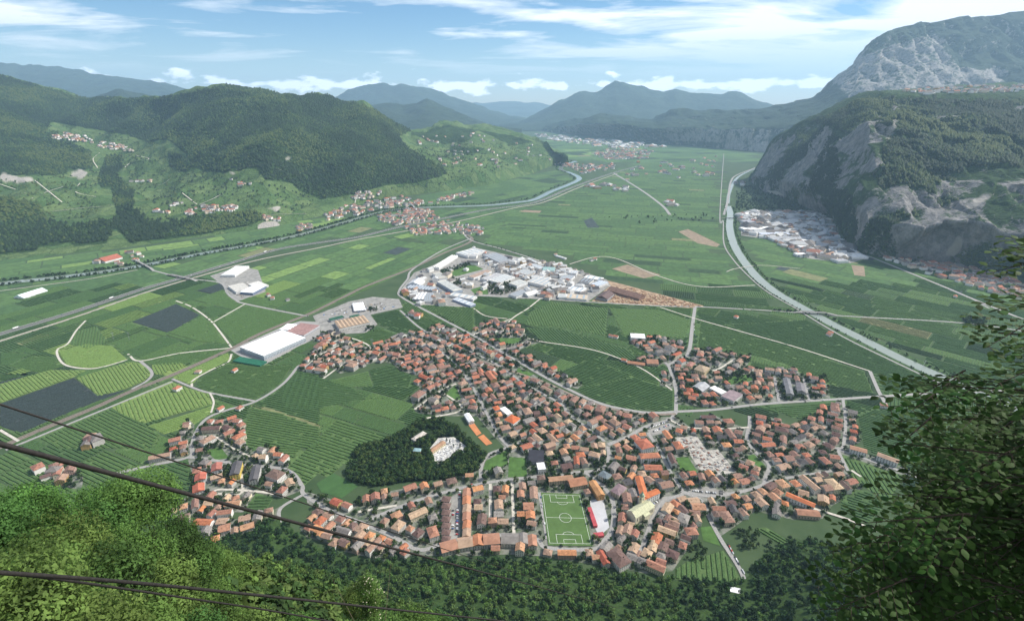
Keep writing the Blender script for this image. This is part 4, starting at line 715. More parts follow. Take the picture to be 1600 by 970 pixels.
I = [('wide white roofed hall at the tip of the industrial estate', (625, 125), (700, 160), (850, 118), 12, 'flat', (0.66, 0.65, 0.62), WH), ('long white saw-roofed hall along the railway', (560, 152), (400, 250), (450, 262), 10, 'saw', (0.68, 0.67, 0.64), WH), ('grey flat warehouse behind the white halls', (820, 150), (960, 215), (1060, 188), 11, 'flat', GR, (0.5, .5, .5)),
     ('beige courtyard office block in the industrial estate', (400, 300), (460, 350), (532, 342), 12, 'flat', (0.55, 0.50, 0.42), WH), ('long pale curved-front office with blue glass', (440, 372), (580, 455), (672, 448), 12, 'flat', (0.62, 0.60, 0.54), (0.34, 0.40, 0.48)), ('low blue-grey shed with ribbed roof', (250, 400), (180, 425), (400, 445), 7, 'saw', (0.36, 0.40, 0.45), GR), ('white shed on the estate lane corner', (240, 358), (195, 395), (300, 402), 8, 'gable', (0.64, .65, .67), WH),
     ('white workshop with paired ridges by the lane', (275, 462), (235, 520), (305, 555), 7, 'saw', (0.70, .70, .70), GR), ('grey workshop with bright skylights by the lane', (345, 465), (330, 540), (400, 545), 7, 'flat', GR, WH), ('long white depot facing the vineyards', (560, 460), (540, 485), (742, 520), 8, 'flat', (0.66, .64, .60), WH), ('white and blue depot end building', (600, 500), (570, 520), (720, 575), 7, 'flat', (0.60, .62, .66), (0.3, .36, .5)),
     ('brown-striped factory hall behind the lawn', (850, 275), (700, 330), (740, 345), 10, 'saw', (0.36, 0.27, 0.22), WH), ('grey striped factory hall', (930, 300), (800, 345), (850, 365), 10, 'saw', (0.42, .42, .43), WH), ('white annexe of the striped factory', (1000, 310), (870, 360), (960, 385), 9, 'flat', (0.62, .61, .58), WH), ('white cubic store behind the park trees', (1130, 355), (1040, 385), (1100, 410), 12, 'flat', (0.6, .58, .52), WH),
     ('grey-roofed production hall in mid estate', (1180, 260), (1090, 290), (1190, 320), 9, 'flat', (0.48, .47, .45), WH), ('teal-roofed hall in the industrial estate', (1330, 250), (1320, 280), (1420, 288), 10, 'flat', TL, WH), ('broad grey-white dock warehouse with loading yard', (1290, 325), (1190, 372), (1320, 415), 11, 'flat', (0.58, .56, .53), WH), ('tan-roofed annexe of the dock warehouse', (1230, 300), (1150, 335), (1200, 350), 8, 'flat', (0.44, .35, .26), WH),
     ('slim white hall on the estate road', (1190, 182), (1255, 215), (1275, 208), 8, 'flat', (0.74, .74, .72), WH), ('white hall near the northern estate gate', (1205, 230), (1290, 265), (1325, 250), 9, 'flat', (0.62, .63, .64), WH), ('blocky white factory beside the crossroads', (1150, 440), (1040, 480), (1100, 500), 8, 'flat', GR, WH), ('white gabled store at the crossroads', (1240, 445), (1150, 470), (1210, 490), 7, 'gable', (0.7, .69, .66), WH), ('white cold store with brown roof by the timber yard', (1520, 490), (1450, 475), (1455, 505), 8, 'flat', (0.64, .62, .58), WH)]
for lb, a, b, c, h, rf, rc, wc in I: B('industrial_building', lb, 'industrial hall', 'I4', a, b, c, h, rf, tuple(x*.86 for x in rc), wc, skylights=4 if rf == 'flat' else 0)
J = [('brown-roofed sawmill shed in the timber yard', (830, 305), (795, 335), (1060, 408), 9, 'gable', (0.19, .115, .09), BR), ('dark sawmill wing with pale tower', (760, 350), (700, 395), (800, 410), 9, 'gable', (0.13, .09, .085), GR), ('long white warehouse beside the field road', (470, 368), (455, 402), (622, 415), 8, 'flat', (0.5, .42, .33), WH), ('small white gatehouse next to the long warehouse', (390, 365), (380, 395), (455, 402), 7, 'flat', (.72, .72, .7), WH),
     ('grey flat hall with teal neighbour', (440, 205), (400, 235), (480, 255), 9, 'flat', GR, WH), ('white hall with black loading doors', (540, 305), (460, 330), (580, 352), 8, 'flat', (.66, .67, .68), WH), ('dark-roofed hall near the timber yard', (600, 235), (560, 262), (640, 280), 8, 'flat', (.16, .16, .17), WH), ('blue-white hall bordering the timber yard', (740, 255), (660, 285), (720, 305), 8, 'flat', (.52, .56, .62), WH), ('pale silo block on the estate edge', (500, 170), (480, 195), (530, 205), 15, 'flat', (.5, .5, .5), (.55, .55, .55)), ('white low hall on the northern estate edge', (640, 215), (600, 232), (740, 255), 6, 'flat', (.72, .72, .71), WH), ('isolated grey farm sheds among the northern vineyards', (310, 25), (360, 50), (440, 75), 5, 'flat', (.55, .54, .52), WH)]
for lb, a, b, c, h, rf, rc, wc in J: B('industrial_building', lb, 'industrial hall', 'I5', a, b, c, h, rf, rc, wc, skylights=3 if rf == 'flat' else 0)
K = [('white logistics hall by the motorway overpass', (1180, 690), (1105, 735), (1150, 750), 9, 'flat', (.66, .66, .65), WH), ('white plant with blue side by the overpass road', (1270, 785), (1200, 820), (1215, 850), 9, 'flat', (.74, .74, .73), (.16, .2, .3)), ('grey plant hall with tanks by the overpass road', (1210, 770), (1140, 790), (1180, 820), 8, 'flat', (.5, .48, .44), WH), ('second pale plant hall by the overpass road', (1290, 765), (1240, 780), (1290, 800), 8, 'flat', (.60, .58, .54), WH)]
for lb, a, b, c, h, rf, rc, wc in K: B('industrial_building', lb, 'industrial hall', 'A', a, b, c, h, rf, rc, wc)
B('farmhouse', 'long pale farmhouse with red roof by the river bridge', 'farmhouse', 'A', (520, 650), (525, 668), (612, 645), 8, 'gable', RD, WH); B('greenhouse', 'pale polytunnel among fields beside the motorway', 'greenhouse', 'LL', (90, 198), (118, 210), (238, 172), 4, 'gable', (.62, .70, .68), WH, win=False)
# halls below the cliff
for i, (a, b, c, cl) in enumerate([((170, 240), (180, 262), (430, 255), WH), ((300, 280), (320, 300), (590, 300), (.5, .54, .62)), ((380, 320), (420, 345), (760, 340), GR), ((650, 340), (690, 362), (810, 352), WH), ((990, 450), (1080, 490), (1210, 488), (.7, .7, .68)), ((600, 385), (640, 405), (700, 400), WH), ((180, 120), (190, 140), (300, 135), WH), ((340, 120), (350, 138), (470, 130), (.6, .56, .5)), ((560, 160), (580, 180), (680, 172), GR), ((470, 195), (500, 215), (560, 210), WH), ((560, 215), (600, 232), (660, 225), WH), ((720, 380), (780, 405), (930, 392), GR), ((860, 400), (900, 420), (960, 410), WH), ((600, 455), (620, 470), (700, 465), WH), ((640, 130), (660, 145), (740, 140), (.3, .34, .4)), ((180, 180), (190, 200), (280, 195), (.35, .35, .38)), ((900, 500), (960, 525), (1050, 520), GR)]):
    B('industrial_building', ['broad', 'long', 'low', 'small'][i % 4]+' '+('white' if cl == WH else 'grey' if cl == GR else 'pale')+' hall of the works below the limestone cliff', 'industrial hall', 'N8', a, b, c, 10, 'flat', cl, WH, group='works below the cliff')
# church, schools, sports buildings and other named blocks of the town
def church():
    p = G(1000, 806); a, b = GP(Z('T8', [(510, 560), (670, 462)])); d = (b-a)[:2]; rz = math.atan2(d[1], d[0])-math.pi/2
    root = link('church', None, label='cream church with pale green ribbed roof and domed bell tower', category='church'); root.location = (p[0], p[1], 0); root.rotation_euler = (0, 0, rz)
    cw = mat('church_plaster', (0.68, 0.62, 0.46), 0.9, 0.08, 0.2); cr = mat('church_roof', (0.50, 0.50, 0.33), 0.7, 0.15, 0.3); cg = mat('copper_green', (0.26, 0.36, 0.27), 0.6, 0.15, 0.5)
    W = MB(); W.box(-9, 9, -21, 21, -1, 15); W.face([(-9, -21, 15), (9, -21, 15), (0, -21, 20)]); W.face([(9, 21, 15), (-9, 21, 15), (0, 21, 20)]); W.box(-13, 13, -4, 8, -1, 11); W.box(-6, 6, 21, 27, -1, 13); link('wall', W.build('church_wall', cw), parent=root)
    Rf = MB()
    for s in (-1, 1): Rf.face([(s*9.8, -21.6, 14.6), (s*9.8, 21.6, 14.6), (0, 21.6, 20.3), (0, -21.6, 20.3)])
    Rf.face([(-13.5, -4.5, 11.1), (-9, -4.5, 13.5), (-9, 8.5, 13.5), (-13.5, 8.5, 11.1)]); Rf.face([(13.5, -4.5, 11.1), (9, -4.5, 13.5), (9, 8.5, 13.5), (13.5, 8.5, 11.1)]); Rf.face([(-6.4, 21, 14.5), (6.4, 21, 14.5), (6.4, 27.4, 13), (-6.4, 27.4, 13)])
    ro = link('roof', Rf.build('church_roof', cr), parent=root)
    for y in np.arange(-18, 20, 6):
        r = MB()
        for s in (-1, 1): r.face([(s*9.8, y-.5, 14.85), (s*9.8, y+.5, 14.85), (0, y+.5, 20.6), (0, y-.5, 20.6)])
        link('rib', r.build('rib', mat('rib_cream', (0.62, 0.60, 0.40), 0.7, 0.1, 1)), parent=ro)
    for s in (-1, 1):
        for y in (-17, -11, 12, 17):
            m_ = MB(); m_.box(s*9-.12, s*9+.12, y-.9, y+.9, 6, 11.5); link('window', m_.build('church_window', m_win), parent=root)
    F_ = MB(); F_.box(-10, 10, -22.4, -21, -1, 14); F_.box(-6.5, 6.5, -22.2, -21, 14, 19); F_.face([(-6.5, -22.2, 19), (6.5, -22.2, 19), (0, -22.2, 22)]); fa = link('facade', F_.build('facade', mat('facade_plaster', (0.72, 0.68, 0.56), 0.9, 0.08, 0.3)), parent=root)
    D = MB(); D.box(-1.4, 1.4, -22.6, -22.35, -1, 4.2); link('door', D.build('door', mat('door_wood', (0.12, 0.07, 0.04), 0.7)), parent=fa)
    T = MB(); T.box(-3.2, 3.2, -3.2, 3.2, -1, 25); T.box(-3.6, 3.6, -3.6, 3.6, 25, 25.8); to = link('bell_tower', T.build('bell_tower', cw), parent=root); to.location = (-11.5, 14, 0)
    bm = bmesh.new(); prof = [(3.4, 0), (3.9, 1.2), (3.7, 2.6), (2.6, 4.2), (1.4, 5.2), (1.3, 6.6), (1.0, 7.4), (0.15, 9.5)]; rings = [[bm.verts.new((r*math.cos(t), r*math.sin(t), z)) for t in np.linspace(0, 2*math.pi, 14)[:-1]] for r, z in prof]
    for q0, q1 in zip(rings[:-1], rings[1:]):
        for i in range(13): bm.faces.new((q0[i], q0[(i+1) % 13], q1[(i+1) % 13], q1[i]))
    me = bpy.data.meshes.new('dome'); bm.to_mesh(me); bm.free(); me.materials.append(cg); o = link('dome', me, parent=to); o.location = (0, 0, 25.7)
    for a_ in range(4):
        m_ = MB(); m_.box(-.8, .8, 3.15, 3.3, 19, 22.5); o = link('belfry_opening', m_.build('belfry_opening', m_win), parent=to); o.rotation_euler = (0, 0, a_*math.pi/2)
    c, s = math.cos(rz), math.sin(rz); mark_poly([(p[0]+c*x-s*y, p[1]+s*x+c*y) for x, y in ((-17, -25), (15, -25), (15, 29), (-17, 29))], 4)
church()
B('town_house', 'long bright orange-roofed palace wing facing the church square', 'palace', 'T8', (545, 215), (590, 375), (640, 350), 13, 'gable', (0.46, .15, .065), WH, rows=3); B('town_house', 'white palace wing with bright orange roof by the parked cars', 'palace', 'T8', (590, 355), (600, 395), (735, 335), 13, 'gable', (0.48, .15, .06), WH, rows=3)
B('gymnasium', 'orange-brown gymnasium beside the football pitch', 'gymnasium', 'T8', (240, 235), (195, 255), (262, 362), 11, 'gable', (0.42, .22, .10), (0.55, .3, .12), rows=2); B('school', 'long tan-roofed school behind the football pitch', 'school', 'T7', (935, 135), (950, 170), (1150, 150), 10, 'gable', (.36, .21, .13), (.55, .45, .33), rows=3); B('school', 'short terracotta school wing next to the gymnasium', 'school', 'T7', (1115, 150), (1130, 215), (1270, 190), 9, 'gable', (.36, .17, .1), (.5, .4, .3), rows=2)
B('villa', 'pale blue-grey villa with slate roof near the gymnasium', 'villa', 'T8', (300, 165), (265, 200), (330, 235), 9, 'hip', (.15, .18, .2), (.6, .62, .55), rows=3); B('villa', 'mauve hip-roofed mansion west of the church', 'villa', 'T8', (420, 265), (360, 320), (455, 325), 10, 'hip', (.24, .17, .18), (.55, .48, .38), rows=3)
B('school', 'white school with long red roof in a walled garden', 'school', 'T3', (850, 790), (865, 832), (1025, 822), 12, 'hip', (.40, .16, .09), WH, rows=4); B('school', 'red-roofed wing of the white school', 'school', 'T3', (900, 655), (805, 685), (870, 755), 12, 'hip', (.38, .13, .08), WH, rows=4)
B('gymnasium', 'white barrel-roofed gymnasium by the clay tennis courts', 'gymnasium', 'TW', (812, 128), (775, 145), (815, 208), 8, 'gable', (.78, .78, .77), WH); B('shop', 'flat black-roofed supermarket in the town centre', 'supermarket', 'TW', (1315, 440), (1310, 538), (1440, 545), 7, 'flat', (.035, .035, .045), GR); B('shop', 'bright white flat-roofed block beside the black supermarket', 'shop', 'TW', (1378, 550), (1392, 605), (1455, 600), 10, 'flat', (.82, .82, .82), WH)
B('hall', 'white-roofed hall between two orange-red roofs', 'hall', 'T2', (795, 722), (752, 738), (815, 790), 8, 'flat', (.8, .8, .8), WH); B('hall', 'orange-red roofed hall at the north end of the white hall', 'hall', 'T2', (735, 712), (690, 722), (715, 752), 8, 'hip', (.48, .14, .06), WH); B('hall', 'orange-red roofed hall at the south end of the white hall', 'hall', 'T2', (850, 785), (790, 828), (870, 858), 8, 'hip', (.5, .14, .055), WH)
B('hall', 'mauve-brown flat hall with white walls in the hamlet', 'hall', 'TE', (765, 540), (705, 585), (780, 622), 9, 'flat', (.25, .19, .20), (.65, .64, .62)); B('hall', 'long white-roofed shed next to the mauve-brown hall', 'shed', 'TE', (660, 515), (625, 530), (705, 572), 7, 'flat', (.72, .71, .68), WH); B('shed', 'grey gabled shed by the hamlet trees', 'shed', 'TE', (560, 490), (510, 525), (580, 552), 6, 'gable', (.36, .36, .37), GR)
B('apartment_block', 'dark grey apartment block behind two round trees', 'apartment block', 'TE', (1150, 460), (1110, 465), (1135, 568), 12, 'gable', (.18, .18, .19), (.5, .5, .48), rows=3); B('apartment_block', 'shorter dark apartment block behind two round trees', 'apartment block', 'TE', (1245, 495), (1195, 495), (1205, 550), 11, 'gable', (.17, .16, .17), (.5, .5, .48), rows=3); B('apartment_block', 'yellow-walled villa block in the hamlet', 'apartment block', 'TE', (500, 355), (470, 380), (500, 395), 10, 'hip', (.30, .15, .12), (.66, .55, .32), rows=3); B('apartment_block', 'cream apartment block with stepped roof in the hamlet', 'apartment block', 'TE', (560, 375), (525, 405), (580, 440), 11, 'hip', (.34, .26, .18), (.62, .50, .30), rows=3)
B('apartment_block', 'white modern flat-roofed block at the hamlet edge', 'apartment block', 'TE', (115, 172), (110, 200), (205, 205), 9, 'flat', (.74, .74, .73), WH, rows=2); B('barn', 'long low brick-red farm wing in the vineyards', 'barn', 'TE', (85, 350), (85, 365), (200, 380), 6, 'gable', (.36, .17, .10), (.5, .38, .3)); B('barn', 'brown farm barn at the vineyard hamlet', 'barn', 'TE', (230, 340), (215, 368), (290, 372), 8, 'gable', (.33, .17, .11), (.5, .4, .32))
B('apartment_block', 'yellow apartment block with dark roof above the forest', 'apartment block', 'L6', (650, 595), (622, 690), (688, 705), 13, 'gable', (.10, .095, .10), (.72, .55, .13), rows=4); B('apartment_block', 'white apartment block with dark roof in the western quarter', 'apartment block', 'L6', (795, 625), (770, 730), (832, 742), 13, 'gable', (.10, .095, .10), (.66, .65, .62), rows=4); B('terrace_house', 'red-roofed terrace beside a vineyard, upper of two', 'terrace', 'L6', (365, 685), (358, 735), (442, 715), 8, 'gable', (.42, .13, .09), WH, rows=2); B('terrace_house', 'red-roofed terrace beside a vineyard, lower of two', 'terrace', 'L6', (345, 770), (345, 825), (432, 800), 8, 'gable', (.42, .13, .08), WH, rows=2); B('terrace_house', 'maroon-roofed house between terrace and yellow block', 'house', 'L6', (490, 610), (485, 660), (562, 655), 9, 'gable', (.34, .13, .10), WH, rows=3)
B('terrace_house', 'long white terrace with tan roof on the valley road', 'terrace', 'R2', (1128, 418), (1118, 442), (1275, 500), 11, 'gable', (.36, .24, .17), WH, rows=3); B('terrace_house', 'long orange-roofed terrace above the eastern forest', 'terrace', 'R2', (428, 715), (425, 745), (640, 835), 9, 'gable', (.46, .15, .07), WH, rows=2); B('terrace_house', 'brown roofed barn terrace next to the orange terrace', 'terrace', 'R2', (520, 845), (520, 890), (690, 905), 8, 'gable', (.33, .17, .11), (.5, .42, .35)); B('terrace_house', 'white terrace with tan roof by the crossroads', 'terrace', 'R2', (920, 365), (915, 392), (1040, 425), 10, 'gable', (.36, .2, .13), WH, rows=3)
B('chapel', 'small ochre chapel in the cemetery wood', 'chapel', 'TW', (360, 425), (350, 448), (410, 452), 8, 'hip', (.25, .38, .40), (.6, .45, .22)); B('portico', 'long ochre cemetery portico facing white graves', 'portico', 'TW', (590, 365), (480, 440), (505, 460), 6, 'gable', (.36, .22, .14), (.66, .56, .36)); B('villa', 'white villa with bare walls in the cemetery wood', 'villa', 'TW', (430, 285), (335, 345), (380, 355), 7, 'hip', (.5, .45, .4), WH)
B('cable_car_station', 'white flat-roofed cable car station at the forest edge', 'station', 'R3', (650, 545), (645, 575), (710, 590), 9, 'flat', (.78, .78, .78), (.42, .42, .43)); B('grandstand', 'red grandstand roof along the football pitch', 'grandstand', 'T8', (195, 425), (185, 450), (232, 590), 4, 'flat', (.40, .07, .08), (.5, .1, .1), win=False); B('grandstand', 'red changing-room roof at the pitch corner', 'pavilion', 'T8', (250, 640), (238, 668), (310, 660), 4, 'flat', (.42, .08, .09), (.5, .1, .1), win=False)
for i, (x0, y0, x1, y1, cl) in enumerate([(690, 845, 715, 838, 'terracotta'), (716, 838, 738, 834, 'tan'), (739, 834, 754, 832, 'orange'), (755, 832, 780, 830, 'terracotta'), (782, 830, 808, 831, 'grey'), (810, 831, 824, 833, 'grey'), (825, 834, 838, 836, 'terracotta')]):
    B('terrace_house', f"{ROOFWORD[cl]} row house in the curved terrace above the forest", 'terrace', 'P', (x0, y0+2), (x0+1, y0+18), (x1+1, y1+18), 9, 'gable', ROOFS[cl], WALLS['pale'], rows=2, group='curved terrace above the forest')
for i in range(6): B('terrace_house', ['terracotta', 'orange', 'tan'][i % 3]+' roofed row house facing the long car park', 'terrace', 'T7', (235+(-1)**i*2, 230+i*67), (228, 290+i*67), (292, 292+i*67), 9, 'gable', ROOFS[['terracotta', 'orange', 'tan'][i % 3]], WALLS['white'], rows=3, group='row houses facing the long car park')
for i in range(7): B('terrace_house', 'dark maroon roofed garden house behind the long car park', 'house', 'T7', (60, 290+i*55), (52, 332+i*55), (118, 338+i*55), 7, 'hip', ROOFS['maroon'], WALLS['pale'], rows=2, group='maroon garden houses')

# ---- the houses of the town, set along their streets
ROADPTS = np.vstack([P[:, :2] for P, wd in ROADS if wd < 12]); RT = np.vstack([np.gradient(P[:, :2], axis=0) for P, wd in ROADS if wd < 12])
HOUSES = []
def house_at(x, y, tight, rr=random):
    i = np.argmin((ROADPTS[:, 0]-x)**2+(ROADPTS[:, 1]-y)**2); t = RT[i]; rz = math.atan2(t[1], t[0])+(math.pi/2 if rr.random() < .45 else 0)+rr.gauss(0, .05)
    si = rr.choices(range(9), [4, 4, 4, 3, 2.0, 1.6, 3, 1.2, .8])[0]; sc = rr.uniform(.78, 1.22); kind, w_, l_, h_ = SHAPES[si]; w_ *= sc; l_ *= sc; c, s = math.cos(rz), math.sin(rz); pad = -1.3 if tight else 0.9
    q = np.array([(x+c*a*(w_/2+pad)-s*b*(l_/2+pad), y+s*a*(w_/2+pad)+c*b*(l_/2+pad)) for a in (-1, 0, 1) for b in (-1, -.5, 0, .5, 1)])
    o = occ(q[:, 0], q[:, 1])
    if ((o & 5) > 0).any() or ((o & 2) == 0).sum() > 3: return False
    mark_poly([(x+c*a*(w_/2+pad)-s*b*(l_/2+pad), y+s*a*(w_/2+pad)+c*b*(l_/2+pad)) for a, b in ((-1, -1), (1, -1), (1, 1), (-1, 1))], 4)
    rk = rr.choices(list(ROOFS), [3.2, 5.2, 4.4, 1.8, 4.2, 2.4, 1.0, 1.2])[0]; wk = rr.choices(list(WALLS), [5, 3, .7, 1, 3])[0]
    HOUSES.append((x, y, rz, si, rk, wk, sc)); return True
hr = random.Random(21)
for k, poly in TOWNS.items():
    W = GP(poly)[:, :2]; mn, mx = W.min(0), W.max(0); area = (mx-mn).prod(); n = int(area/(DENS[k]**2)*7)
    hp = np.array([(hr.uniform(mn[0], mx[0]), hr.uniform(mn[1], mx[1])) for _ in range(n)]); hp = hp[inpoly(hp, W)]
    hpx = np.stack(topx(np.column_stack([hp, np.zeros(len(hp))])), 1); holds = inpoly(hpx, OLD) | inpoly(hpx, OLD2)
    for (x, y), old in zip(hp.tolist(), holds):
        if occ(x, y) & 5: continue
        if not old and hr.random() < .35 and k in ('U4',): continue
        house_at(x, y, old, hr)
HOUSES.sort(key=lambda a: a[0]**2+a[1]**2)
NH = 300
LAB = {}
for i, (x, y, rz, si, rk, wk, sc) in enumerate(HOUSES):
    if i >= NH: add_far(x, y, 0, rz, si, rk, wk, sc); continue
    wm, rm, nm = proto(si, rk, wk); px = topx((x, y, 0)); shp = SHAPES[si][0]; size = 'tall' if SHAPES[si][3] > 8 else 'long' if SHAPES[si][2] > 16 else 'small'
    root = link('house', None, label=f"{size} {wk} house with {ROOFWORD[rk]} {'hipped' if shp == 'hip' else 'gabled'} roof {place(px)}", category='house', group='houses of the town'); root.location = (x, y, 0); root.rotation_euler = (0, 0, rz); root.scale = (sc, sc, hr.uniform(.9, 1.2))
    link('wall', wm, parent=root); link('roof', rm, parent=root); link('window', nm, parent=root, kind='stuff')
# ---- farther villages (small, many): one mass together with the rest of the town
ROOFS['sheet'] = (0.55, 0.55, 0.54)
def village(poly, n, sc=(0.9, 1.3), on=None, seed=0, red=1.0):
    r = random.Random(seed); a = np.array(poly); mn, mx = a.min(0), a.max(0); k = 0; tries = 0
    while k < n and tries < n*30:
        tries += 1; x, y = r.uniform(mn[0], mx[0]), r.uniform(mn[1], mx[1])
        if not inpoly([(x, y)], poly)[0]: continue
        P = on.at(x, y) if on else G(x, y)
        if P is None: continue
        if on is None and (occ(P[0], P[1]) & (4 if red < .3 else 5)): continue
        rk = r.choices(['grey', 'sheet', 'dark', 'tan', 'terracotta'], [4, 6, 1, .8, .5])[0] if red < .3 else r.choices(list(ROOFS)[:8], [2*red, 4*red, 4*red, 2, 3, 5, 1.2, .8*red])[0]
        add_far(P[0], P[1], P[2], r.uniform(0, 3.14), r.randrange(7), rk, r.choices(list(WALLS), [6, 3, .5, .7, 2])[0], r.uniform(*sc), True); k += 1
        if on is None: mark_poly([(P[0]-9, P[1]-9), (P[0]+9, P[1]-9), (P[0]+9, P[1]+9), (P[0]-9, P[1]+9)], 4)
village([(500, 330), (540, 305), (600, 303), (650, 312), (690, 318), (660, 322), (600, 326), (560, 338), (510, 345)], 170, (1, 1.6), seed=1); village([(590, 338), (640, 326), (672, 330), (686, 342), (660, 347), (620, 353), (592, 345)], 150, (.9, 1.3), seed=2); village([(630, 358), (700, 346), (758, 358), (750, 368), (710, 365), (650, 368)], 90, (.9, 1.3), seed=3)
village([(680, 312), (740, 300), (735, 307), (690, 316)], 30, (1, 1.8), seed=4); village([(560, 300), (600, 298), (590, 308), (545, 312)], 30, on=hill, seed=5)
village([(82, 212), (100, 211), (130, 216), (145, 222), (125, 222), (90, 217)], 55, (1, 1.6), on=hill, seed=6); village([(140, 220), (165, 224), (205, 235), (190, 240), (165, 236), (145, 230)], 40, (.9, 1.5), on=hill, seed=7); village([(295, 332), (320, 322), (372, 323), (370, 330), (330, 333), (300, 337)], 50, on=hill, seed=8); village([(270, 318), (292, 318), (290, 323), (272, 322)], 5, on=hill, seed=9); village([(200, 283), (232, 282), (230, 286), (202, 286)], 7, on=hill, seed=10); village([(245, 329), (275, 330), (272, 335), (247, 334)], 7, on=hill, seed=11); village([(370, 282), (400, 288), (396, 294), (372, 288)], 8, on=hill, seed=12); village([(465, 352), (490, 350), (490, 364), (465, 362)], 14, seed=13); village([(410, 338), (440, 336), (438, 345), (412, 345)], 10, on=hill, seed=14)
village([(640, 215), (760, 205), (830, 225), (860, 250), (780, 262), (700, 262)], 70, (1, 1.7), on=hill, seed=15); village([(150, 408), (200, 395), (225, 397), (232, 412), (200, 418), (150, 420)], 12, seed=16); village([(840, 232), (885, 250), (900, 262), (880, 262), (840, 252)], 60, (1.3, 2.2), seed=17); village([(885, 258), (960, 255), (960, 266), (905, 272)], 70, (1.2, 2), seed=18); village([(920, 240), (960, 232), (1020, 236), (1010, 248), (950, 250)], 160, (1.6, 2.6), seed=19)
village([(830, 208), (880, 213), (1000, 224), (1040, 230), (960, 232), (880, 222), (835, 214)], 170, (3, 6), seed=20, red=.1); village([(960, 255), (1120, 245), (1120, 275), (980, 285)], 40, (1.5, 3), seed=21, red=.5); village([(1340, 398), (1480, 412), (1600, 440), (1600, 470), (1540, 456), (1440, 425)], 150, (.9, 1.6), seed=22); village([(1150, 335), (1180, 332), (1270, 332), (1300, 345), (1310, 372), (1290, 378), (1200, 352), (1155, 345)], 150, (1.2, 2.8), seed=23, red=.25); village([(1200, 352), (1290, 378), (1345, 400), (1300, 408), (1230, 388), (1190, 372)], 60, (1.2, 3), seed=63, red=.15); village(Z('N8', [(160, 150), (400, 115), (720, 120), (880, 180), (950, 320), (1100, 430), (1060, 520), (700, 490), (520, 360), (170, 300)]), 110, (1.4, 3.6), seed=64, red=.06)
village([(1150, 278), (1165, 283), (1160, 290), (1148, 288)], 6, (1.5, 3), seed=24, red=.1); village([(1400, 142), (1480, 137), (1600, 134), (1640, 134), (1640, 142), (1520, 146), (1440, 148)], 130, (1.3, 2.4), on=cliff, seed=25, red=.3); village([(1230, 386), (1275, 392), (1300, 405), (1250, 402)], 14, seed=26, red=.3); village([(905, 286), (960, 290), (1000, 296), (990, 300), (915, 294)], 14, (2, 4), seed=27, red=.1); village([(1040, 316), (1070, 318), (1068, 324), (1042, 323)], 5, (2, 3.5), seed=28, red=.1)
village(Z('I4', [(760, 130), (1180, 200), (1580, 290), (1580, 400), (1100, 330), (900, 240)]), 46, (.8, 1.5), seed=29, red=.1); village(IND, 60, (.8, 2.0), seed=65, red=.08); village(Z('I5', [(20, 90), (150, 80), (450, 145), (780, 255), (640, 420), (20, 395)]), 45, (.8, 1.9), seed=66, red=.08); village(Z('I4', [(150, 450), (300, 470), (420, 520), (330, 560)]), 8, seed=30, red=.2); village(Z('T1', [(300, 190), (500, 110), (760, 30), (960, 60), (980, 110), (740, 150), (560, 170)]), 18, seed=31, red=.6); village([(60, 735), (100, 728), (105, 745), (70, 750)], 4, seed=32); village([(130, 683), (165, 678), (170, 697), (135, 700)], 4, (1, 1.5), seed=33); village([(770, 505), (790, 505), (790, 520)], 3, seed=34); village(Z('T1', [(1040, 150), (1150, 180), (1150, 215), (1050, 170)]), 5, seed=35)
for x, y in ((1150, 497), (1295, 525), (1297, 522), (690, 545), (955, 527), (962, 528), (975, 565), (375, 640), (345, 641), (310, 583), (367, 581), (278, 610), (924, 408), (930, 406), (868, 399), (1492, 465), (1380, 636), (450, 470), (420, 463), (426, 468), (222, 402)):
    P = G(x, y); add_far(P[0], P[1], 0, random.uniform(0, 3), random.randrange(4), random.choice(['terracotta', 'tan', 'orange', 'grey']), 'white', .95)
link('house_cluster', mesh('house_cluster', FAR.v, FAR.f, FARMATS, FAR.m), kind='stuff', label='tiled houses of the farther villages and quarters', category='houses')

# ================================================================== TREES
def leaf_mat(name, c, v=0.45, transl=0.3, objrand=0.2): return mat(name, c, 0.75, v, 0.4, objrand=objrand, transl=transl, detail=4)
def crown(n, rx, rz, leaf, seed, lobes=7, z0=None, conic=False, elong=1.0):
    """leaf faces spread through several lobes of a crown"""
    r = np.random.default_rng(seed); z0 = rz if z0 is None else z0
    L = r.normal(size=(lobes, 3)); L /= np.linalg.norm(L, axis=1)[:, None]; L *= np.array((rx*.55, rx*.55, rz*.55)); k = r.integers(0, lobes, n)
    d = r.normal(size=(n, 3)); d /= np.linalg.norm(d, axis=1)[:, None]; rad = r.uniform(.55, 1.05, n)**.6
    C = L[k]+d*rad[:, None]*np.array((rx*.58, rx*.58, rz*.52))
    if conic: f = np.clip(1-(C[:, 2]+rz)/(2*rz), .05, 1); C[:, :2] *= f[:, None]*1.7
    C[:, 2] += z0
    nn = d+r.normal(size=(n, 3))*.55+np.array((0, 0, .35)); nn /= np.linalg.norm(nn, axis=1)[:, None]
    t = np.cross(nn, r.normal(size=(n, 3))); t /= np.linalg.norm(t, axis=1)[:, None]; b = np.cross(nn, t); s = leaf*r.uniform(.6, 1.25, n)[:, None]
    V = np.stack([C-t*s*elong, C-b*s*.62+nn*s*.12, C+t*s*elong, C+b*s*.62+nn*s*.12], 1).reshape(-1, 3); return V, np.arange(4*n).reshape(-1, 4)
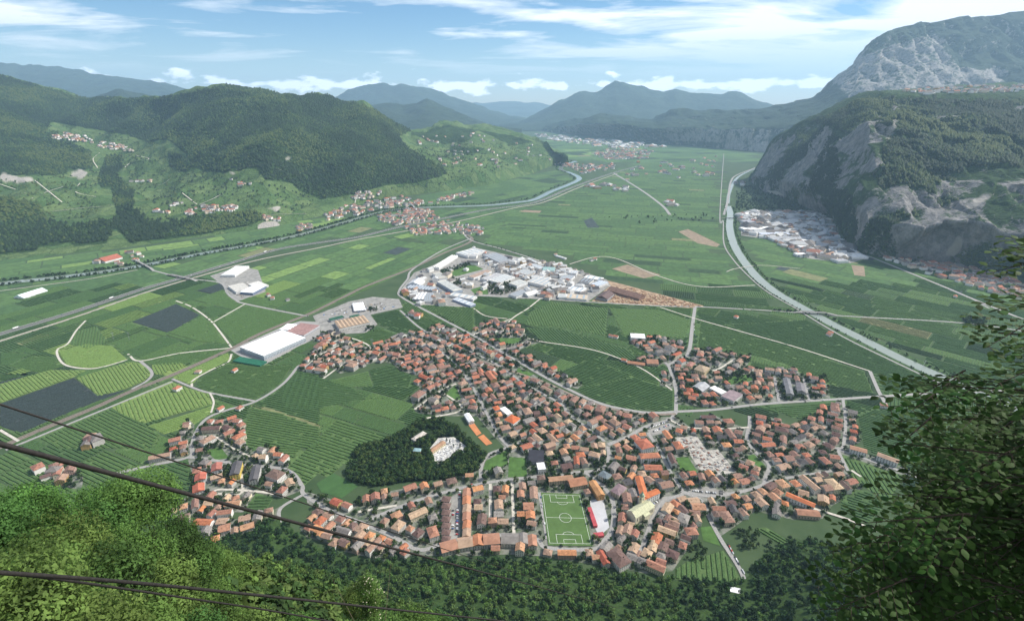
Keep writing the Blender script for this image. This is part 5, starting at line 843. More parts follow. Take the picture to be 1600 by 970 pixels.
def trunk_mesh(h, r0, seed, limbs=4, m=None):
    bm = bmesh.new(); rr = random.Random(seed)
    def tube(pts, rads, k=6):
        prev = None
        for p, ra in zip(pts, rads):
            ring = [bm.verts.new((p[0]+ra*math.cos(a), p[1]+ra*math.sin(a), p[2])) for a in np.linspace(0, 2*math.pi, k+1)[:-1]]
            if prev:
                for i in range(k): bm.faces.new((prev[i], prev[(i+1) % k], ring[(i+1) % k], ring[i]))
            prev = ring
    tube([(0, 0, -1.5), (0.03*h*rr.uniform(-1, 1), 0, h*.35), (0.05*h*rr.uniform(-1, 1), .04*h, h*.75), (0, 0, h)], [r0*1.2, r0*.8, r0*.5, r0*.15])
    for i in range(limbs):
        a = rr.uniform(0, 6.28); z = h*rr.uniform(.3, .6); l = h*rr.uniform(.25, .42); tube([(0, 0, z), (math.cos(a)*l*.5, math.sin(a)*l*.5, z+l*.4), (math.cos(a)*l, math.sin(a)*l, z+l*.65)], [r0*.45, r0*.3, r0*.08], 5)
    me = bpy.data.meshes.new('trunk'); bm.to_mesh(me); bm.free(); me.materials.append(m or mat('bark', (0.09, 0.07, 0.05), 0.95, 0.3, 2)); return me
TREE_M = dict(dark=leaf_mat('leaf_dark', (0.026, 0.052, 0.020)), mid=leaf_mat('leaf_mid', (0.050, 0.098, 0.027)), olive=leaf_mat('leaf_olive', (0.095, 0.140, 0.038)), light=leaf_mat('leaf_light', (0.12, 0.195, 0.045)))
TP = {}
def tree_proto(kind, tone, v):
    key = (kind, tone, v)
    if key not in TP:
        if kind == 'round': V, Q = crown(420, 4.2, 3.9, .80, v+1, 7, 6.0); th = 8
        elif kind == 'conifer': V, Q = crown(360, 2.6, 6.0, .65, v+11, 8, 7.0, True); th = 11
        elif kind == 'cypress': V, Q = crown(260, 1.1, 5.0, .5, v+21, 8, 5.6); th = 8
        TP[key] = (npmesh('crown', V, Q, TREE_M[tone]), trunk_mesh(th, .28, v))
    return TP[key]
TREEWORD = dict(round='round broadleaf', conifer='pointed conifer', cypress='slim cypress'); TONEW = dict(dark='dark green', mid='green', olive='olive green', light='light green')
MASS = {}
def mass_tree(P, s, tone, v, n=None, store='forest'):
    key = (store, tone, v % 4); MASS.setdefault(key, []).append((P, s))
def tree(P, s, kind, tone, v, where, group):
    cm, tm = tree_proto(kind, tone, v); o = link('tree', None, label=f"{TONEW[tone]} {TREEWORD[kind]} tree {where}", category='tree', group=group); o.location = tuple(P); o.scale = (s, s, s*random.uniform(.9, 1.15)); o.rotation_euler = (0, 0, random.uniform(0, 6.28))
    link('crown', cm, parent=o); link('trunk', tm, parent=o)
tr = random.Random(5); ntree = 0
# trees between the houses
cand = []
for k, poly in TOWNS.items():
    W = GP(poly)[:, :2]; mn, mx = W.min(0), W.max(0)
    tp = np.array([(tr.uniform(mn[0], mx[0]), tr.uniform(mn[1], mx[1])) for _ in range(int((mx-mn).prod()/75))])
    tp = tp[inpoly(tp, W) & ((occ(tp[:, 0], tp[:, 1]) & 5) == 0)]; cand += [tuple(p) for p in tp.tolist()]
extra = [Z('TE', p) for p in ([(690, 430), (830, 430), (850, 470), (760, 520), (700, 480)], [(770, 310), (880, 330), (860, 370), (780, 340)], [(420, 420), (460, 420), (640, 610), (600, 620), (430, 520)], [(200, 200), (280, 210), (260, 240)])]+[Z('T3', [(600, 470), (720, 470), (720, 600), (640, 590)]), Z('T3', [(480, 760), (580, 800), (560, 900), (480, 900)]), Z('T7', [(850, 90), (1000, 60), (1060, 200), (870, 230)]), Z('I4', [(560, 340), (660, 360), (640, 410), (560, 400)]), Z('I4', [(860, 380), (1120, 390), (1100, 460), (960, 490), (860, 470)]), Z('I4', [(470, 290), (740, 210), (760, 235), (480, 310)]), Z('I4', [(1330, 440), (1400, 450), (1380, 500), (1330, 480)]), Z('T1', [(720, 110), (810, 110), (810, 150), (740, 150)]), Z('T1', [(700, 280), (790, 260), (770, 310), (700, 310)]), Z('R3', [(660, 200), (780, 190), (900, 290), (720, 320)]), Z('T8', [(940, 740), (1080, 720), (1090, 840), (930, 860)]), Z('L6', [(560, 640), (620, 650), (620, 800), (560, 800)]), Z('L6', [(860, 680), (940, 690), (900, 760), (850, 760)])]
for p in extra:
    W = GP(p)[:, :2]; mn, mx = W.min(0), W.max(0)
    for _ in range(int((mx-mn).prod()/55)):
        x, y = tr.uniform(mn[0], mx[0]), tr.uniform(mn[1], mx[1])
        if inpoly([(x, y)], W)[0] and not (occ(x, y) & 4): cand.append((x, y))
cand.sort(key=lambda p: p[0]**2+p[1]**2)
for i, (x, y) in enumerate(cand):
    s = tr.uniform(.5, 1.15); tone = tr.choices(['dark', 'mid', 'olive'], [3, 5, 1.2])[0]
    if i % 12 == 0 and ntree < 120: ntree += 1; tree((x, y, 0), s, tr.choices(['round', 'conifer', 'cypress'], [7, 2, .6])[0], tone, tr.randrange(2), place(topx((x, y, 0))), 'trees of the town')
    else: mass_tree((x, y, 0), s, tone, tr.randrange(4), store='town_trees')
for x, y in ((1153, 592), (1168, 592), (1192, 715), (1150, 733)): P = G(x, y); tree(P, 1.25, 'round', 'dark', 0, place((x, y)), 'trees of the town')
# the wood round the cemetery, the bank of riverside trees, the forest at the mountain's foot
WOOD = [(540, 735), (560, 700), (600, 690), (640, 668), (665, 655), (690, 655), (715, 668), (735, 690), (760, 710), (748, 735), (700, 748), (640, 752), (585, 760), (548, 752)]
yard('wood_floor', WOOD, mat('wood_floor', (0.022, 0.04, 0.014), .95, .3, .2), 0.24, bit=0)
HOLES = [Z('TW', [(555, 335), (700, 330), (800, 410), (775, 480), (700, 480), (610, 560), (550, 570), (470, 450)]), Z('TW', [(330, 330), (440, 270), (560, 275), (520, 330), (370, 370)]), Z('TW', [(345, 410), (420, 410), (420, 470), (345, 470)])]
def hump(x, y):
    c = G(650, 712); return 16*math.exp(-(((x-c[0])/75)**2+((y-c[1])/45)**2))
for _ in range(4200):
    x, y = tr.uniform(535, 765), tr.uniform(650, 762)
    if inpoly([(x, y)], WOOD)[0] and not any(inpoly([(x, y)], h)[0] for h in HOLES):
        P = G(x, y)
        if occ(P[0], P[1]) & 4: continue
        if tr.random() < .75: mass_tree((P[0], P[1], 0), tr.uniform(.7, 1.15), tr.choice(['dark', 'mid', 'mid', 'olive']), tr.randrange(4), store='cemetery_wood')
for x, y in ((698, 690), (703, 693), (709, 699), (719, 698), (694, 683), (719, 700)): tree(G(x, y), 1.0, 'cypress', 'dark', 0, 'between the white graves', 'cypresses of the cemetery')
for _ in range(5200):
    x, y = tr.uniform(-480, 620), tr.uniform(380, 640); z = float(slope_z(x, y))
    if z < 0.2 or z > 120 or (occ(x, y) & 5): continue
    px, py = topx((x, y, z))
    if py > 1010 or px < 150 or px > 1700: continue
    right = px > 1060; s = tr.uniform(.55, 1.05)
    tone = tr.choices(['dark', 'mid', 'olive', 'light'], [5, 3, .5, .1] if right or px < 560 or py < 885 else [.8, 3, 5, 2.2])[0]
    if tr.random() < .035 and ntree < 270: ntree += 1; tree((x, y, z), s, 'round', tone, tr.randrange(2), 'in the forest below the viewpoint', 'trees of the forest below the viewpoint')
    else: mass_tree((x, y, z), s, tone, tr.randrange(4))
for x0, y0, x1, y1 in ((200, 382, 380, 835),):
    pass
for _ in range(3200):                                  # the spur's own scrub
    t = tr.random()*(len(spur)-1.01); i = int(t); f = t-i
    if i < 3: continue
    p = spur[i]*(1-f)+spur[i+1]*f; x = p[0]+tr.gauss(0, 55); y = p[1]+tr.gauss(0, 40); z = float(slope_z(x, y))
    if z > 3: mass_tree((x, y, z), tr.uniform(.3, .8), tr.choice(['mid', 'olive', 'light', 'mid']), tr.randrange(4), store='hillside_scrub')
for _ in range(1300):                                  # light woodland on the flank towards the valley
    x, y = tr.uniform(330, 640), tr.uniform(862, 1010)
    if not inpoly([(x, y)], [(330, 870), (450, 862), (520, 905), (640, 1010), (330, 1010)])[0]: continue
    dx, dy, dz = ray(x, y)
    for tt in np.linspace(.1, .75, 130):
        X, Y, Zp = float(dx*tt), float(dy*tt), float(H+dz*tt)
        if Zp < float(slope_z(X, Y)): mass_tree((X, Y, float(slope_z(X, Y))-.5), tr.uniform(.3, .65), tr.choice(['mid', 'olive', 'light', 'mid']), tr.randrange(4), store='hillside_scrub'); break
def bank(line, off, n, s, tones, sd, jit=4):
    r = random.Random(sd); P = smooth_line(GP(line), 10); T = np.gradient(P[:, :2], axis=0); T /= np.linalg.norm(T, axis=1)[:, None]
    L = np.concatenate([[0], np.cumsum(np.linalg.norm(np.diff(P[:, :2], axis=0), axis=1))])
    for _ in range(n):
        d = r.uniform(0, L[-1]); x = np.interp(d, L, P[:, 0]); y = np.interp(d, L, P[:, 1]); tx = np.interp(d, L, T[:, 0]); ty = np.interp(d, L, T[:, 1]); o = off+r.gauss(0, jit)
        mass_tree((x-ty*o, y+tx*o, 0), r.uniform(*s), r.choice(tones), r.randrange(4), store='riverside_trees')
bank(ADIGE[:12], 33, 520, (.7, 1.2), ['dark', 'mid'], 1); bank(ADIGE[:12], -30, 460, (.6, 1.1), ['dark', 'mid'], 2); bank(ADIGE[11:15], 44, 80, (.6, 1.1), ['dark', 'mid'], 9); bank(NOCE, 28, 420, (.35, .8), ['dark', 'mid'], 3, 4); bank(NOCE, -24, 200, (.3, .6), ['dark', 'mid'], 4, 2); bank(ADIGE[14:], 44, 120, (.7, 1.2), ['dark'], 5)
bank([(722, 362), (737, 376), (835, 405)], 9, 26, (.4, .7), ['dark'], 6, 2); bank([(630, 466), (692, 499), (739, 524)], 8, 26, (.4, .6), ['dark', 'mid'], 7, 2); bank([(1209, 486), (1250, 489)], 6, 22, (.5, .8), ['dark'], 8, 2)
for poly, n in (([(1150, 300), (1170, 290), (1230, 312), (1270, 332), (1150, 330)], 420), ([(1500, 497), (1540, 500), (1540, 510), (1510, 508)], 26), ([(925, 340), (1100, 335), (1120, 345), (1000, 350)], 20)):
    a = np.array(poly)
    for _ in range(n*3):
        x, y = tr.uniform(*a[:, 0][[a[:, 0].argmin(), a[:, 0].argmax()]]), tr.uniform(a[:, 1].min(), a[:, 1].max())
        if inpoly([(x, y)], poly)[0]: P = G(x, y); mass_tree((P[0], P[1], 0), tr.uniform(.8, 1.6), tr.choice(['dark', 'mid']), tr.randrange(4), store='riverside_trees')
WORDS = dict(forest='dense mixed forest on the slope below the viewpoint', town_trees='garden trees between the houses of the town', cemetery_wood='dark wood around the white cemetery', hillside_scrub='scrubby trees on the rocky spur', riverside_trees='rows of trees along the river banks')
byst = {}
for (st, tone, v), items in MASS.items():
    n = {'forest': 120, 'riverside_trees': 36, 'town_trees': 70, 'cemetery_wood': 120, 'hillside_scrub': 150}[st]
    V, Q = crown(n, 4.2, 3.9, {'riverside_trees': 1.9, 'town_trees': 1.4}.get(st, 1.25), v+51, 6, 5.2)
    A = np.array([(*p, s) for p, s in items]); ang = rng.uniform(0, 6.28, len(A)); c, s = np.cos(ang), np.sin(ang); VV = np.empty((len(A), len(V), 3)); sz = A[:, 3]*rng.uniform(.9, 1.3, len(A))
    VV[:, :, 0] = A[:, 0, None]+(c[:, None]*V[None, :, 0]-s[:, None]*V[None, :, 1])*A[:, 3, None]; VV[:, :, 1] = A[:, 1, None]+(s[:, None]*V[None, :, 0]+c[:, None]*V[None, :, 1])*A[:, 3, None]; VV[:, :, 2] = A[:, 2, None]+V[None, :, 2]*sz[:, None]
    QQ = (Q[None]+np.arange(len(A))[:, None, None]*len(V)).reshape(-1, 4); byst.setdefault(st, []).append((VV.reshape(-1, 3), QQ, tone))
for st, L in byst.items():
    Vs, Qs, mi, off = [], [], [], 0; tones = sorted({t for *_, t in L})
    for V, Q, t in L: Vs.append(V); Qs.append(Q+off); mi += [tones.index(t)]*len(Q); off += len(V)
    link(st, npmesh(st, np.vstack(Vs), np.vstack(Qs), [TREE_M[t] for t in tones], mi), kind='stuff', label=WORDS[st], category='trees')

# ---- the woods on the far slopes: small crowns standing on the terrain
def far_wood(name, lf, n, size, polys, label, seed, tones):
    r = np.random.default_rng(seed); V = lf.V; nR, nc = V.shape[:2]; last = int(np.argmax(lf.lvl >= len(set(np.floor(lf.lvl)))-2)); last = int(np.sum(lf.lvl <= 3.0))
    a = V[:last-1, :-1]; b = V[:last-1, 1:]; c = V[1:last, :-1]; ar = np.linalg.norm(np.cross(b-a, c-a), axis=-1).ravel(); cx = lf.px[:last-1, :-1].ravel(); cy = lf.py[:last-1, :-1].ravel(); pts = np.stack([cx, cy], 1)
    ok = np.zeros(len(ar), bool)
    for p in polys: ok |= inpoly(pts, p)
    cvr = lf.cover[:last-1, :-1].reshape(-1, 4); ok &= (cvr[:, 1] < .35) & (cvr[:, 2] < .3)
    ok &= (cx > -60) & (cx < 1660); ar = ar*ok; k = r.choice(len(ar), n, p=ar/ar.sum()); f = r.random((n, 2)); A, B_, C_ = a.reshape(-1, 3)[k], b.reshape(-1, 3)[k], c.reshape(-1, 3)[k]
    P = A+(B_-A)*f[:, :1]+(C_-A)*f[:, 1:]; s = size*r.uniform(.6, 1.3, n); ang = r.uniform(0, 6.28, n); rows = []
    for q in range(4): rows.append(P+np.stack([np.cos(ang+q*1.571)*s*.5, np.sin(ang+q*1.571)*s*.5, s*.28], 1))
    rows.append(P+np.stack([s*0, s*0, s*1.0], 1)); VV = np.stack(rows, 1).reshape(-1, 3); o = np.arange(n)[:, None]*5
    T = np.concatenate([o+np.array([[q, (q+1) % 4, 4]]) for q in range(4)]); bign = np.array([mnoise.fractal(Vector((p[0]/420, p[1]/420, p[2]/420)), .9, 2, 3) for p in P]); u_ = bign*1.1+r.normal(0, .28, n); mi = np.tile(np.where(u_ < 0.0, 0, np.where(u_ < .45, 1, 2)), 4)
    link(name, npmesh(name, VV, T, [TREE_M[t] for t in tones], mi), kind='stuff', label=label, category='trees')
far_wood('hillside_forest', hill, 52000, 15, [FOR_A, FOR_B, FOR_C], 'dense forest covering the rounded western mountain', 1, ['dark', 'mid', 'olive'])
OPEN = [[(150, 205), (230, 222), (300, 265), (420, 285), (500, 315), (420, 350), (260, 345), (205, 300), (190, 250)], [(0, 285), (150, 262), (150, 345), (80, 345), (0, 305)], [(640, 236), (690, 226), (830, 225), (860, 250), (700, 290), (600, 300), (700, 270)]]
far_wood('hillside_copse', hill, 2000, 12, OPEN, 'scattered copses between the hillside vineyards', 3, ['dark', 'mid', 'olive'])
far_wood('cliff_forest', cliff, 34000, 13, [[(1180, 285), (1230, 305), (1300, 335), (1320, 385), (1300, 200), (1222, 214)], [(1262, 192), (1340, 157), (1700, 160), (1700, 262), (1500, 262), (1400, 250), (1385, 200), (1330, 215), (1300, 200)], [(1385, 200), (1400, 250), (1500, 262), (1480, 345), (1370, 340), (1372, 270)], [(1290, 300), (1320, 300), (1340, 345), (1420, 335), (1480, 345), (1700, 372), (1700, 440), (1480, 415), (1320, 385)]], 'dark forest on the slopes above and below the cliff', 2, ['dark', 'mid', 'olive'])
# ---- the trees close to the viewpoint
NEAR_M = [leaf_mat('near_leaf_a', (0.115, 0.215, 0.050), .5, .42, .15), leaf_mat('near_leaf_b', (0.080, 0.160, 0.040), .5, .42, .15), leaf_mat('near_leaf_c', (0.150, 0.245, 0.060), .45, .42, .15)]
NP_ = []
for i in range(4):
    V, Q = crown(14000, 4.4, 4.6, .145, 70+i, 20, 7.2, elong=1.2); NP_.append((V, Q, trunk_mesh(10.5, .2, 30+i, 7)))
NPM = {(i, j): npmesh('crown', NP_[i][0], NP_[i][1], NEAR_M[j]) for i in range(4) for j in range(3)}
near = [(30, 770, 62), (110, 800, 66), (205, 742, 70), (190, 830, 60), (275, 845, 78), (335, 868, 92), (20, 860, 46), (110, 880, 50), (230, 900, 56), (300, 925, 66), (385, 925, 100), (60, 950, 40), (180, 965, 46), (280, 985, 52), (380, 980, 66), (455, 975, 90), (-40, 800, 56), (-60, 900, 40), (150, 760, 85), (255, 810, 95), (560, 920, 95), (640, 965, 84), (680, 975, 88), (500, 965, 110), (600, 980, 78), (320, 905, 120), (70, 820, 56), (450, 1000, 100), (530, 1000, 92), (350, 965, 90), (420, 1010, 80), (720, 1000, 95)]
for i, (px, py, D) in enumerate(near):
    dx, dy, dz = ray(px, py); t = D/math.sqrt(dx*dx+dy*dy+dz*dz); X, Y, Zt = dx*t, dy*t, H+dz*t; zg = float(slope_z(X, Y)); hgt = Zt-zg
    # the crown keeps its place; the trunk reaches down to the ground of the slope
    s = 0.72+0.25*((i*37) % 10)/10; cz = 7.2*s+4.2*s
    o = link('broadleaf_tree', None, label='leafy light green tree on the slope under the cables', category='tree', group='leafy trees on the slope under the cables'); o.location = (X, Y, Zt-cz)
    c_ = link('crown', NPM[(i % 4, (i*7) % 3)], parent=o); c_.scale = (s, s, s); c_.rotation_euler = (0, 0, i*1.3)
    t_ = link('trunk', NP_[i % 4][2], parent=o); k = max(0, hgt-cz)
    t_.scale = (s, s, (10.5*s+k+1)/10.5); t_.location = (0, 0, -k-1)
def flowering():
    dx, dy, dz = ray(568, 900); D = 62; t = D/math.sqrt(dx*dx+dy*dy+dz*dz); X, Y, Zt = dx*t, dy*t, H+dz*t; zg = float(slope_z(X, Y))
    o = link('flowering_tree', None, label='slender tree with cream blossom below the cables', category='tree'); o.location = (X, Y, zg); h = Zt-zg
    V, Q = crown(2600, 1.7, 4.4, .12, 91, 12, h-4.4, elong=1.2); link('crown', npmesh('crown', V, Q, NEAR_M[0]), parent=o)
    V, Q = crown(260, 1.7, 4.4, .09, 91, 12, h-4.35); link('blossom', npmesh('blossom', V, Q, mat('cream_blossom', (0.62, 0.58, 0.42), .8, .15, 1)), parent=o); link('trunk', trunk_mesh(h, .12, 3, 4), parent=o)
flowering()
# ---- the tree beside the viewpoint: branches, twigs and leaves
def near_tree():
    r = random.Random(12); bark = mat('twig_bark', (0.055, 0.042, 0.03), .9, .3, 5); lm = mat('beech_leaf', (0.042, 0.098, 0.019), .6, .35, 3, objrand=.15, spec=.15, transl=.35)
    root = link('beech_tree', None, label='dark leafy tree with layered drooping sprays beside the viewpoint', category='tree'); base = np.array((17.0, 4.0, 604.0)); root.location = tuple(base)
    link('trunk', trunk_mesh(24, .38, 77, 6, bark), parent=root)
    # leaf: a pointed oval folded on its midrib
    prof = [(0, 0), (.22, .21), (.5, .29), (.78, .17), (1, 0)]; LV = [(0, 0, 0), (.25, 0, .03), (.5, 0, .04), (.78, 0, .02), (1, 0, -.03)]; LV += [(a, b, .10*b) for a, b in prof[1:4]]+[(a, -b, .10*b) for a, b in prof[1:4]]
    LF = [[0, 1, 5], [1, 2, 6, 5], [2, 3, 7, 6], [3, 4, 7], [0, 8, 1], [1, 8, 9, 2], [2, 9, 10, 3], [3, 10, 4]]; LV = np.array(LV); leaf_me = mesh('leaf', LV, LF, lm)
    sil = [(1700, 600), (1600, 610), (1540, 640), (1470, 660), (1440, 700), (1420, 740), (1400, 790), (1380, 830), (1350, 880), (1320, 930), (1300, 985), (1700, 985)]
    leaves = []; tw = MB()
    def tube(p, q, ra, rb):
        p, q = np.array(p), np.array(q); d = q-p; L = np.linalg.norm(d); d /= L; a = np.cross(d, (0.3, .2, 1)); a /= np.linalg.norm(a); b = np.cross(d, a); i0 = len(tw.v)
        for c, ra_ in ((p, ra), (q, rb)): tw.v += [tuple(c+ra_*(a*math.cos(t)+b*math.sin(t))) for t in (0, 2.1, 4.2)]
        for k in range(3): tw.f.append([i0+k, i0+(k+1) % 3, i0+3+(k+1) % 3, i0+3+k]); tw.m.append(0)
    def spray(tip_px, D, L, n):
        dx, dy, dz = ray(*tip_px); u = np.array((dx, dy, dz), float); u /= np.linalg.norm(u); tip = np.array((0, 0, H))+u*D
        dirn = np.array((r.uniform(-1, -.7), r.uniform(-.5, .5), r.uniform(-.30, -.02))); dirn /= np.linalg.norm(dirn); st = tip-dirn*L; side = np.cross(dirn, (0, 0, 1)); side /= np.linalg.norm(side); upv = np.cross(side, dirn)
        tilt = r.uniform(-.2, .12); side = side*math.cos(tilt)+upv*math.sin(tilt); upv = np.cross(side, dirn); tube(st, tip, .013, .003)
        for k in range(n):
            f = (k+.5)/n; s = 1 if k % 2 else -1; p0 = st+dirn*L*f; l2 = L*(.42*(1-f)+.10)*r.uniform(.7, 1.2); d2 = dirn*.75+side*s*.75+upv*r.uniform(-.15, .2); d2 /= np.linalg.norm(d2); tube(p0, p0+d2*l2, .005, .002); m = max(2, int(l2/.07))
            for j in range(m+1):
                q = p0+d2*l2*(j+.6)/(m+.6); s2 = 1 if j % 2 else -1; perp = np.cross(d2, upv); a = d2*.75+perp*s2*.7+upv*r.uniform(-.35, .25); a /= np.linalg.norm(a); nrm = upv+np.array([r.gauss(0, .2) for _ in range(3)]); b = np.cross(nrm, a); b /= np.linalg.norm(b); c = np.cross(a, b); leaves.append((q, a, b, c, r.uniform(.09, .14)))
    k = 0; edge = [(1545, 425), (1550, 480), (1532, 465), (1540, 540), (1500, 590), (1440, 605), (1385, 645), (1372, 655), (1400, 690), (1395, 700), (1365, 770), (1330, 820), (1345, 850), (1290, 865), (1275, 920), (1270, 950), (1300, 950), (1562, 400), (1580, 385), (1590, 470), (1575, 560), (1590, 540), (1560, 600), (1520, 620), (1420, 640), (1450, 640), (1310, 890), (1405, 745)]
    for e in edge: spray((e[0]+r.uniform(-4, 8), e[1]+r.uniform(-5, 5)), r.uniform(7, 9.5), r.uniform(.9, 1.5), 11)
    while k < 225:
        px = (r.uniform(1295, 1690), r.uniform(600, 985))
        if inpoly([px], sil)[0]: spray(px, r.uniform(8.5, 15), r.uniform(1.0, 1.9), 11); k += 1
    for px in [(1400, 720), (1350, 860), (1500, 640), (1450, 800), (1560, 520), (1320, 930), (1570, 700), (1480, 900)]:       # limbs from the trunk to the sprays
        dx, dy, dz = ray(*px); u = np.array((dx, dy, dz), float); u /= np.linalg.norm(u); tip = np.array((0, 0, H))+u*12; a = base+np.array((0, 0, max(2, tip[2]-base[2]-1))); mid = (a+tip)/2+np.array((0, 0, .9)); tube(a, mid, .09, .055); tube(mid, tip, .055, .015)
    tw.v = [tuple(np.array(v)-base) for v in tw.v]; link('branches', tw.build('branches', bark), parent=root)
    P = np.array([l[0] for l in leaves]); px, py = topx(P); vis = (px < 1600) & (py < 970) & (py > 0); dist = np.linalg.norm(P-(0, 0, H), axis=1); order = np.argsort(np.where(vis, dist, 1e6)); big_ = set(order[:300].tolist())
    from mathutils import Matrix
    rest = []
    for i, (q, a, b, c, s) in enumerate(leaves):
        if i in big_:
            o = link('leaf', leaf_me, parent=root); M = Matrix(((a[0]*s, b[0]*s, c[0]*s, q[0]-base[0]), (a[1]*s, b[1]*s, c[1]*s, q[1]-base[1]), (a[2]*s, b[2]*s, c[2]*s, q[2]-base[2]), (0, 0, 0, 1))); o.matrix_local = M
        else: rest.append(i)
    V = np.concatenate([(leaves[i][0]-base)+leaves[i][4]*(LV[:, :1]*leaves[i][1]+LV[:, 1:2]*leaves[i][2]+LV[:, 2:3]*leaves[i][3]) for i in rest]); nl = len(LV)
    Fq = [[f+k*nl for f in fc] for k in range(len(rest)) for fc in LF]; link('foliage', mesh('foliage', V, Fq, lm), parent=root, kind='stuff')
near_tree()

# ================================================================== CABLES, BRIDGES, VEHICLES, SMALL THINGS
def cable(label, pts, d, sag=0.0):
    P = []
    for px, py, D in pts:
        dx, dy, dz = ray(px, py); u = np.array((dx, dy, dz), float); u /= np.linalg.norm(u); P.append(np.array((0, 0, H))+u*D)
    P = smooth_line(np.array(P), 14) if len(P) > 2 else np.linspace(P[0], P[1], 60); V = []; Q = []; k = 6
    for i, p in enumerate(P):
        t = P[min(i+1, len(P)-1)]-P[max(i-1, 0)]; t /= np.linalg.norm(t); a = np.cross(t, (0, 0, 1)); a /= np.linalg.norm(a); b = np.cross(t, a); V += [p+d/2*(a*math.cos(x)+b*math.sin(x)) for x in np.linspace(0, 2*math.pi, k+1)[:-1]]
        if i: Q += [[(i-1)*k+j, (i-1)*k+(j+1) % k, i*k+(j+1) % k, i*k+j] for j in range(k)]
    link('cable', npmesh('cable', V, Q, mat('steel_rope', (0.03, 0.027, 0.026), .6, .2, 20), smooth=True), label=label, category='cable')
def line_pts(x0, y0, vx, vy, d0, xs): return [(x, y0+(vy-y0)*(x-x0)/(vx-x0), d0*(vx-x0)/(vx-x)) for x in xs]
cable('thick dark steel rope running down to the valley station', line_pts(-60, 677.6, 1030, 966.5, 6.5, (-60, 980)), .056)
cable('thin dark haulage rope above the thick steel rope', line_pts(-60, 612, 1030, 966.5, 9, (-60, 990)), .030)
cable('dark steel rope crossing the lower leafy trees', [(-60, 890, 6.0), (200, 909, 7.4), (400, 929, 9.4), (600, 950, 13), (790, 970, 20), (850, 977, 26)], .042)
cable('thinner lower rope hanging under the dark rope', [(40, 898, 7.0), (130, 910, 7.6), (300, 935, 9.2), (420, 953, 11), (560, 978, 14)], .030)

def bridge(label, a, b, w_, h_=6.5, piers=2):
    A, Bp = GP([a, b]); d = Bp-A; L = np.linalg.norm(d); o = link('bridge', None, label=label, category='bridge'); o.location = tuple((A+Bp)/2); o.rotation_euler = (0, 0, math.atan2(d[1], d[0]))
    D = MB(); D.box(-L/2, L/2, -w_/2, w_/2, h_-1.1, h_); link('deck', D.build('deck', m_asph), parent=o)
    for s in (-1, 1):
        p = MB(); p.box(-L/2, L/2, s*w_/2-.15, s*w_/2+.15, h_, h_+1.1); link('parapet', p.build('parapet', m_conc), parent=o); rp = MB(); rp.face([(s*L/2, -w_/2, h_), (s*L/2, w_/2, h_), (s*(L/2+34), w_/2, .3), (s*(L/2+34), -w_/2, .3)]); link('ramp', rp.build('ramp', m_asph), parent=o)
    for i in range(piers): p = MB(); x = -L/2+L*(i+1)/(piers+1); p.box(x-.8, x+.8, -w_/2+.6, w_/2-.6, -1, h_-1.1); link('pier', p.build('pier', m_conc), parent=o)
bridge('road bridge over the wide river at the farmhouse', (212, 408), (236, 421), 9); bridge('grey overpass across the motorway and railway', (268, 431), (300, 438), 9); bridge('road bridge over the straight river', (1252, 489.5), (1290, 491.5), 9); bridge('weir bridge across the straight river head', (1133, 341.5), (1152, 341.5), 6, 4); bridge('village bridge across the wide river', (640, 316), (655, 335), 12)
# vehicles
CARC = dict(white=(.75, .75, .75), silver=(.42, .43, .45), black=(.02, .02, .022), blue=(.05, .09, .22), red=(.35, .03, .03))
def car_meshes(c):
    Bd = MB()
    def prism(prof, y0, y1, mb):
        n = len(prof); b = len(mb.v); mb.v += [(x, y0, z) for x, z in prof]+[(x, y1, z) for x, z in prof]; mb.f.append(list(range(b+n-1, b-1, -1))); mb.f.append(list(range(b+n, b+2*n))); mb.m += [0, 0]
        for i in range(n): mb.f.append([b+i, b+(i+1) % n, b+n+(i+1) % n, b+n+i]); mb.m.append(0)
    prism([(-2.1, .3), (2.1, .3), (2.15, .75), (1.1, .95), (.4, 1.42), (-1.3, 1.45), (-2.1, .95)], -.86, .86, Bd); Gl = MB(); prism([(.95, .98), (.38, 1.37), (-1.25, 1.39), (-1.9, .98)], -.875, .875, Gl); Wh = MB()
    for x in (-1.35, 1.35):
        for y in (-.8, .8): prism([(x+.33*math.cos(t), .33+.33*math.sin(t)) for t in np.linspace(0, 6.28, 9)[:-1]], y-.1, y+.1, Wh)
    return Bd.build('body', mat('car_'+c, CARC[c], .35, .02, 1, spec=.5)), Gl.build('window', m_win), Wh.build('wheels', mat('tyre', (.015, .015, .015), .9))
CARM = {c: car_meshes(c) for c in CARC}; cr_ = random.Random(3)
def car(P, rz, where, zoff=1.35):
    c = cr_.choices(list(CARC), [4, 4, 3, 1.5, 1])[0]; b, g, wh = CARM[c]; o = link('car', None, label=f'{c} car {where}', category='car', group='cars '+where); o.location = (P[0], P[1], zoff); o.rotation_euler = (0, 0, rz)
    link('body', b, parent=o); link('window', g, parent=o); link('wheel', wh, parent=o, kind='stuff')
def cars_line(a, b, n, perp, where, z=1.1, skip=.2):
    A, Bp = GP([a, b]); ang = math.atan2((Bp-A)[1], (Bp-A)[0])+(math.pi/2 if perp else 0)
    for i in range(n):
        if cr_.random() < skip: continue
        car(A+(Bp-A)*(i+.5)/n, ang+cr_.gauss(0, .04), where, z)
cars_line(Z('T7', [(185, 400)])[0], Z('T7', [(180, 620)])[0], 22, True, 'in the long car park'); cars_line(Z('T7', [(205, 255)])[0], Z('T7', [(203, 330)])[0], 6, True, 'in the long car park'); cars_line(Z('T7', [(150, 400)])[0], Z('T7', [(146, 600)])[0], 16, True, 'in the long car park', skip=.6)
